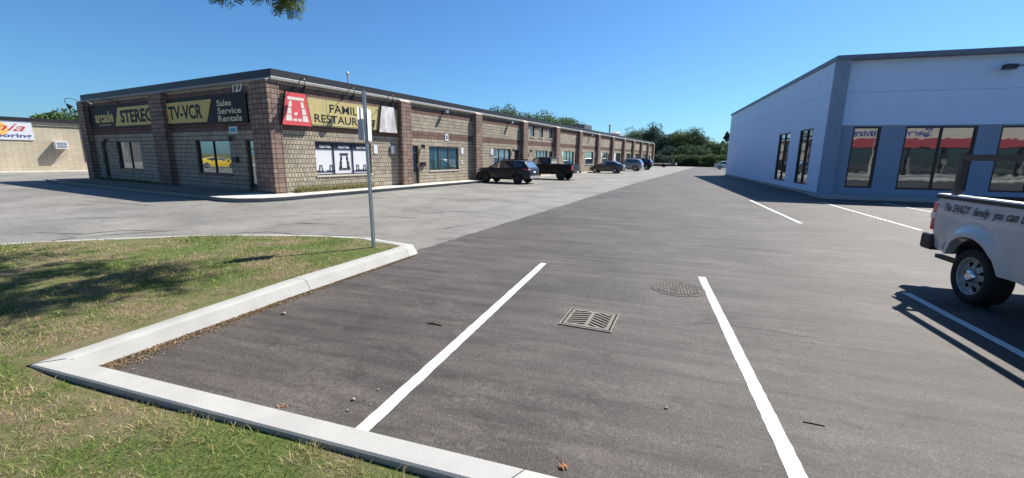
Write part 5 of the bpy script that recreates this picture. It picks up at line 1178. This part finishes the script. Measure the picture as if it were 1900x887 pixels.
def spray(tip0, dirv, n_l, L_):
    """drooping twig with pinnate leaves; returns leaflet data"""
    pts_ = [tip0]; d = dirv.normalized()
    for k in range(5): d = (d+Vector((0, 0, -.22))).normalized(); pts_.append(pts_[-1]+d*L_/5)
    out = []
    for k in range(n_l):
        t_ = (k+.6)/n_l*5; i = min(4, int(t_)); p = pts_[i].lerp(pts_[i+1], t_-i); ax = (Vector((rl.gauss(0, 1), rl.gauss(0, 1), rl.gauss(-.35, .5)))).normalized(); ll = rl.uniform(.12, .22)
        side = ax.cross(Vector((rl.gauss(0, 1), rl.gauss(0, 1), 1))).normalized()
        for j in range(7):
            c0 = p+ax*(ll*(j+1)/7)+Vector((0, 0, -.03*(j/7)**2))
            for s_ in (-1, 1): out.append((c0, side*s_, ax))
    return pts_, out
LV = []
def try_spray(p0, d, nl, L_):
    pts_, lf_ = spray(p0, d, nl, L_)
    pos = [in_view(p+LTo) for p in pts_]+[in_view(q[0]+LTo) for q in lf_[::3]]
    for q in pos:
        if q is None: continue
        x, y = q
        lim_ = 14 if 385 < x < 470 else (10 if 470 <= x < 502 else (34 if 506 < x < 566 else -10))
        if y > lim_: return False
    twm.tube(pts_, [.008, .006, .005, .004, .003, .002], 4); LV.extend(lf_); return True
for P in limbs:
    for s_ in np.linspace(.22, 1., 12):
        t_ = s_*3; i = min(2, int(t_)); p = P[i].lerp(P[i+1], t_-i)
        for k in range(2):
            a = rl.uniform(0, 6.28); e = p+Vector((math.cos(a), math.sin(a), rl.uniform(-.15, .5)))*rl.uniform(.5, 1.25)
            e_ok = in_view(e+LTo)
            if e_ok and e_ok[1] > -3: continue
            tm.tube([p, (p+e)/2+Vector((0, 0, .08)), e], [.018, .012, .007], 5)
            for j in range(9):
                q = p.lerp(e, rl.uniform(.35, 1)); d = Vector((rl.gauss(0, 1), rl.gauss(0, 1), rl.uniform(-.3, .5))); try_spray(q, d, 11, rl.uniform(.5, .95))
# the three sprays that dip into view
for px, n_, dist in ((392, 5, 8.0), (428, 6, 8.2), (455, 4, 8.3), (482, 4, 8.1), (528, 16, 7.7), (548, 14, 7.8), (535, 10, 7.6)):
    r0 = ray(px, -60); s_ = dist/math.hypot(r0.x, r0.y); b0 = Vector((r0.x*s_, r0.y*s_, CAM_H+r0.z*s_))-LTo
    near = min((q for P in limbs for q in P), key=lambda q: (q-b0).length); tm.tube([near, (near+b0)/2+Vector((0, 0, .15)), b0], [.014, .01, .006], 5)
    for k in range(n_*14):
        if n_ <= 0: break
        if try_spray(b0+Vector((rl.gauss(0, .12), rl.gauss(0, .12), rl.gauss(0, .08))), Vector((rl.gauss(0, .5), rl.gauss(0, .5), -.7)), 9, rl.uniform(.4, .85)): n_ -= 1
part('trunk', tm, mt['bark'], LT, smooth=True); part('twigs', twm, mt['bark'], LT)
n = len(LV); v = np.zeros((n, 4, 3))
for i, (c0, s_, ax) in enumerate(LV):
    L_ = .046; w_ = .0105; u_ = (s_*.9+ax*.35).normalized(); wv = ax*w_
    v[i] = [c0, c0+u_*L_*.5+wv, c0+u_*L_, c0+u_*L_*.5-wv]
me = bpy.data.meshes.new('crown'); me.vertices.add(n*4); me.vertices.foreach_set('co', v.reshape(-1)); me.loops.add(n*4); me.loops.foreach_set('vertex_index', np.arange(n*4, dtype=np.int32)); me.polygons.add(n)
me.polygons.foreach_set('loop_start', np.arange(n, dtype=np.int32)*4); me.polygons.foreach_set('loop_total', np.full(n, 4, np.int32)); me.materials.append(mt['leaf_locust']); me.update(calc_edges=True)
o = bpy.data.objects.new('crown', me); COL.objects.link(o); o.parent = LT
print('leaflets', n)
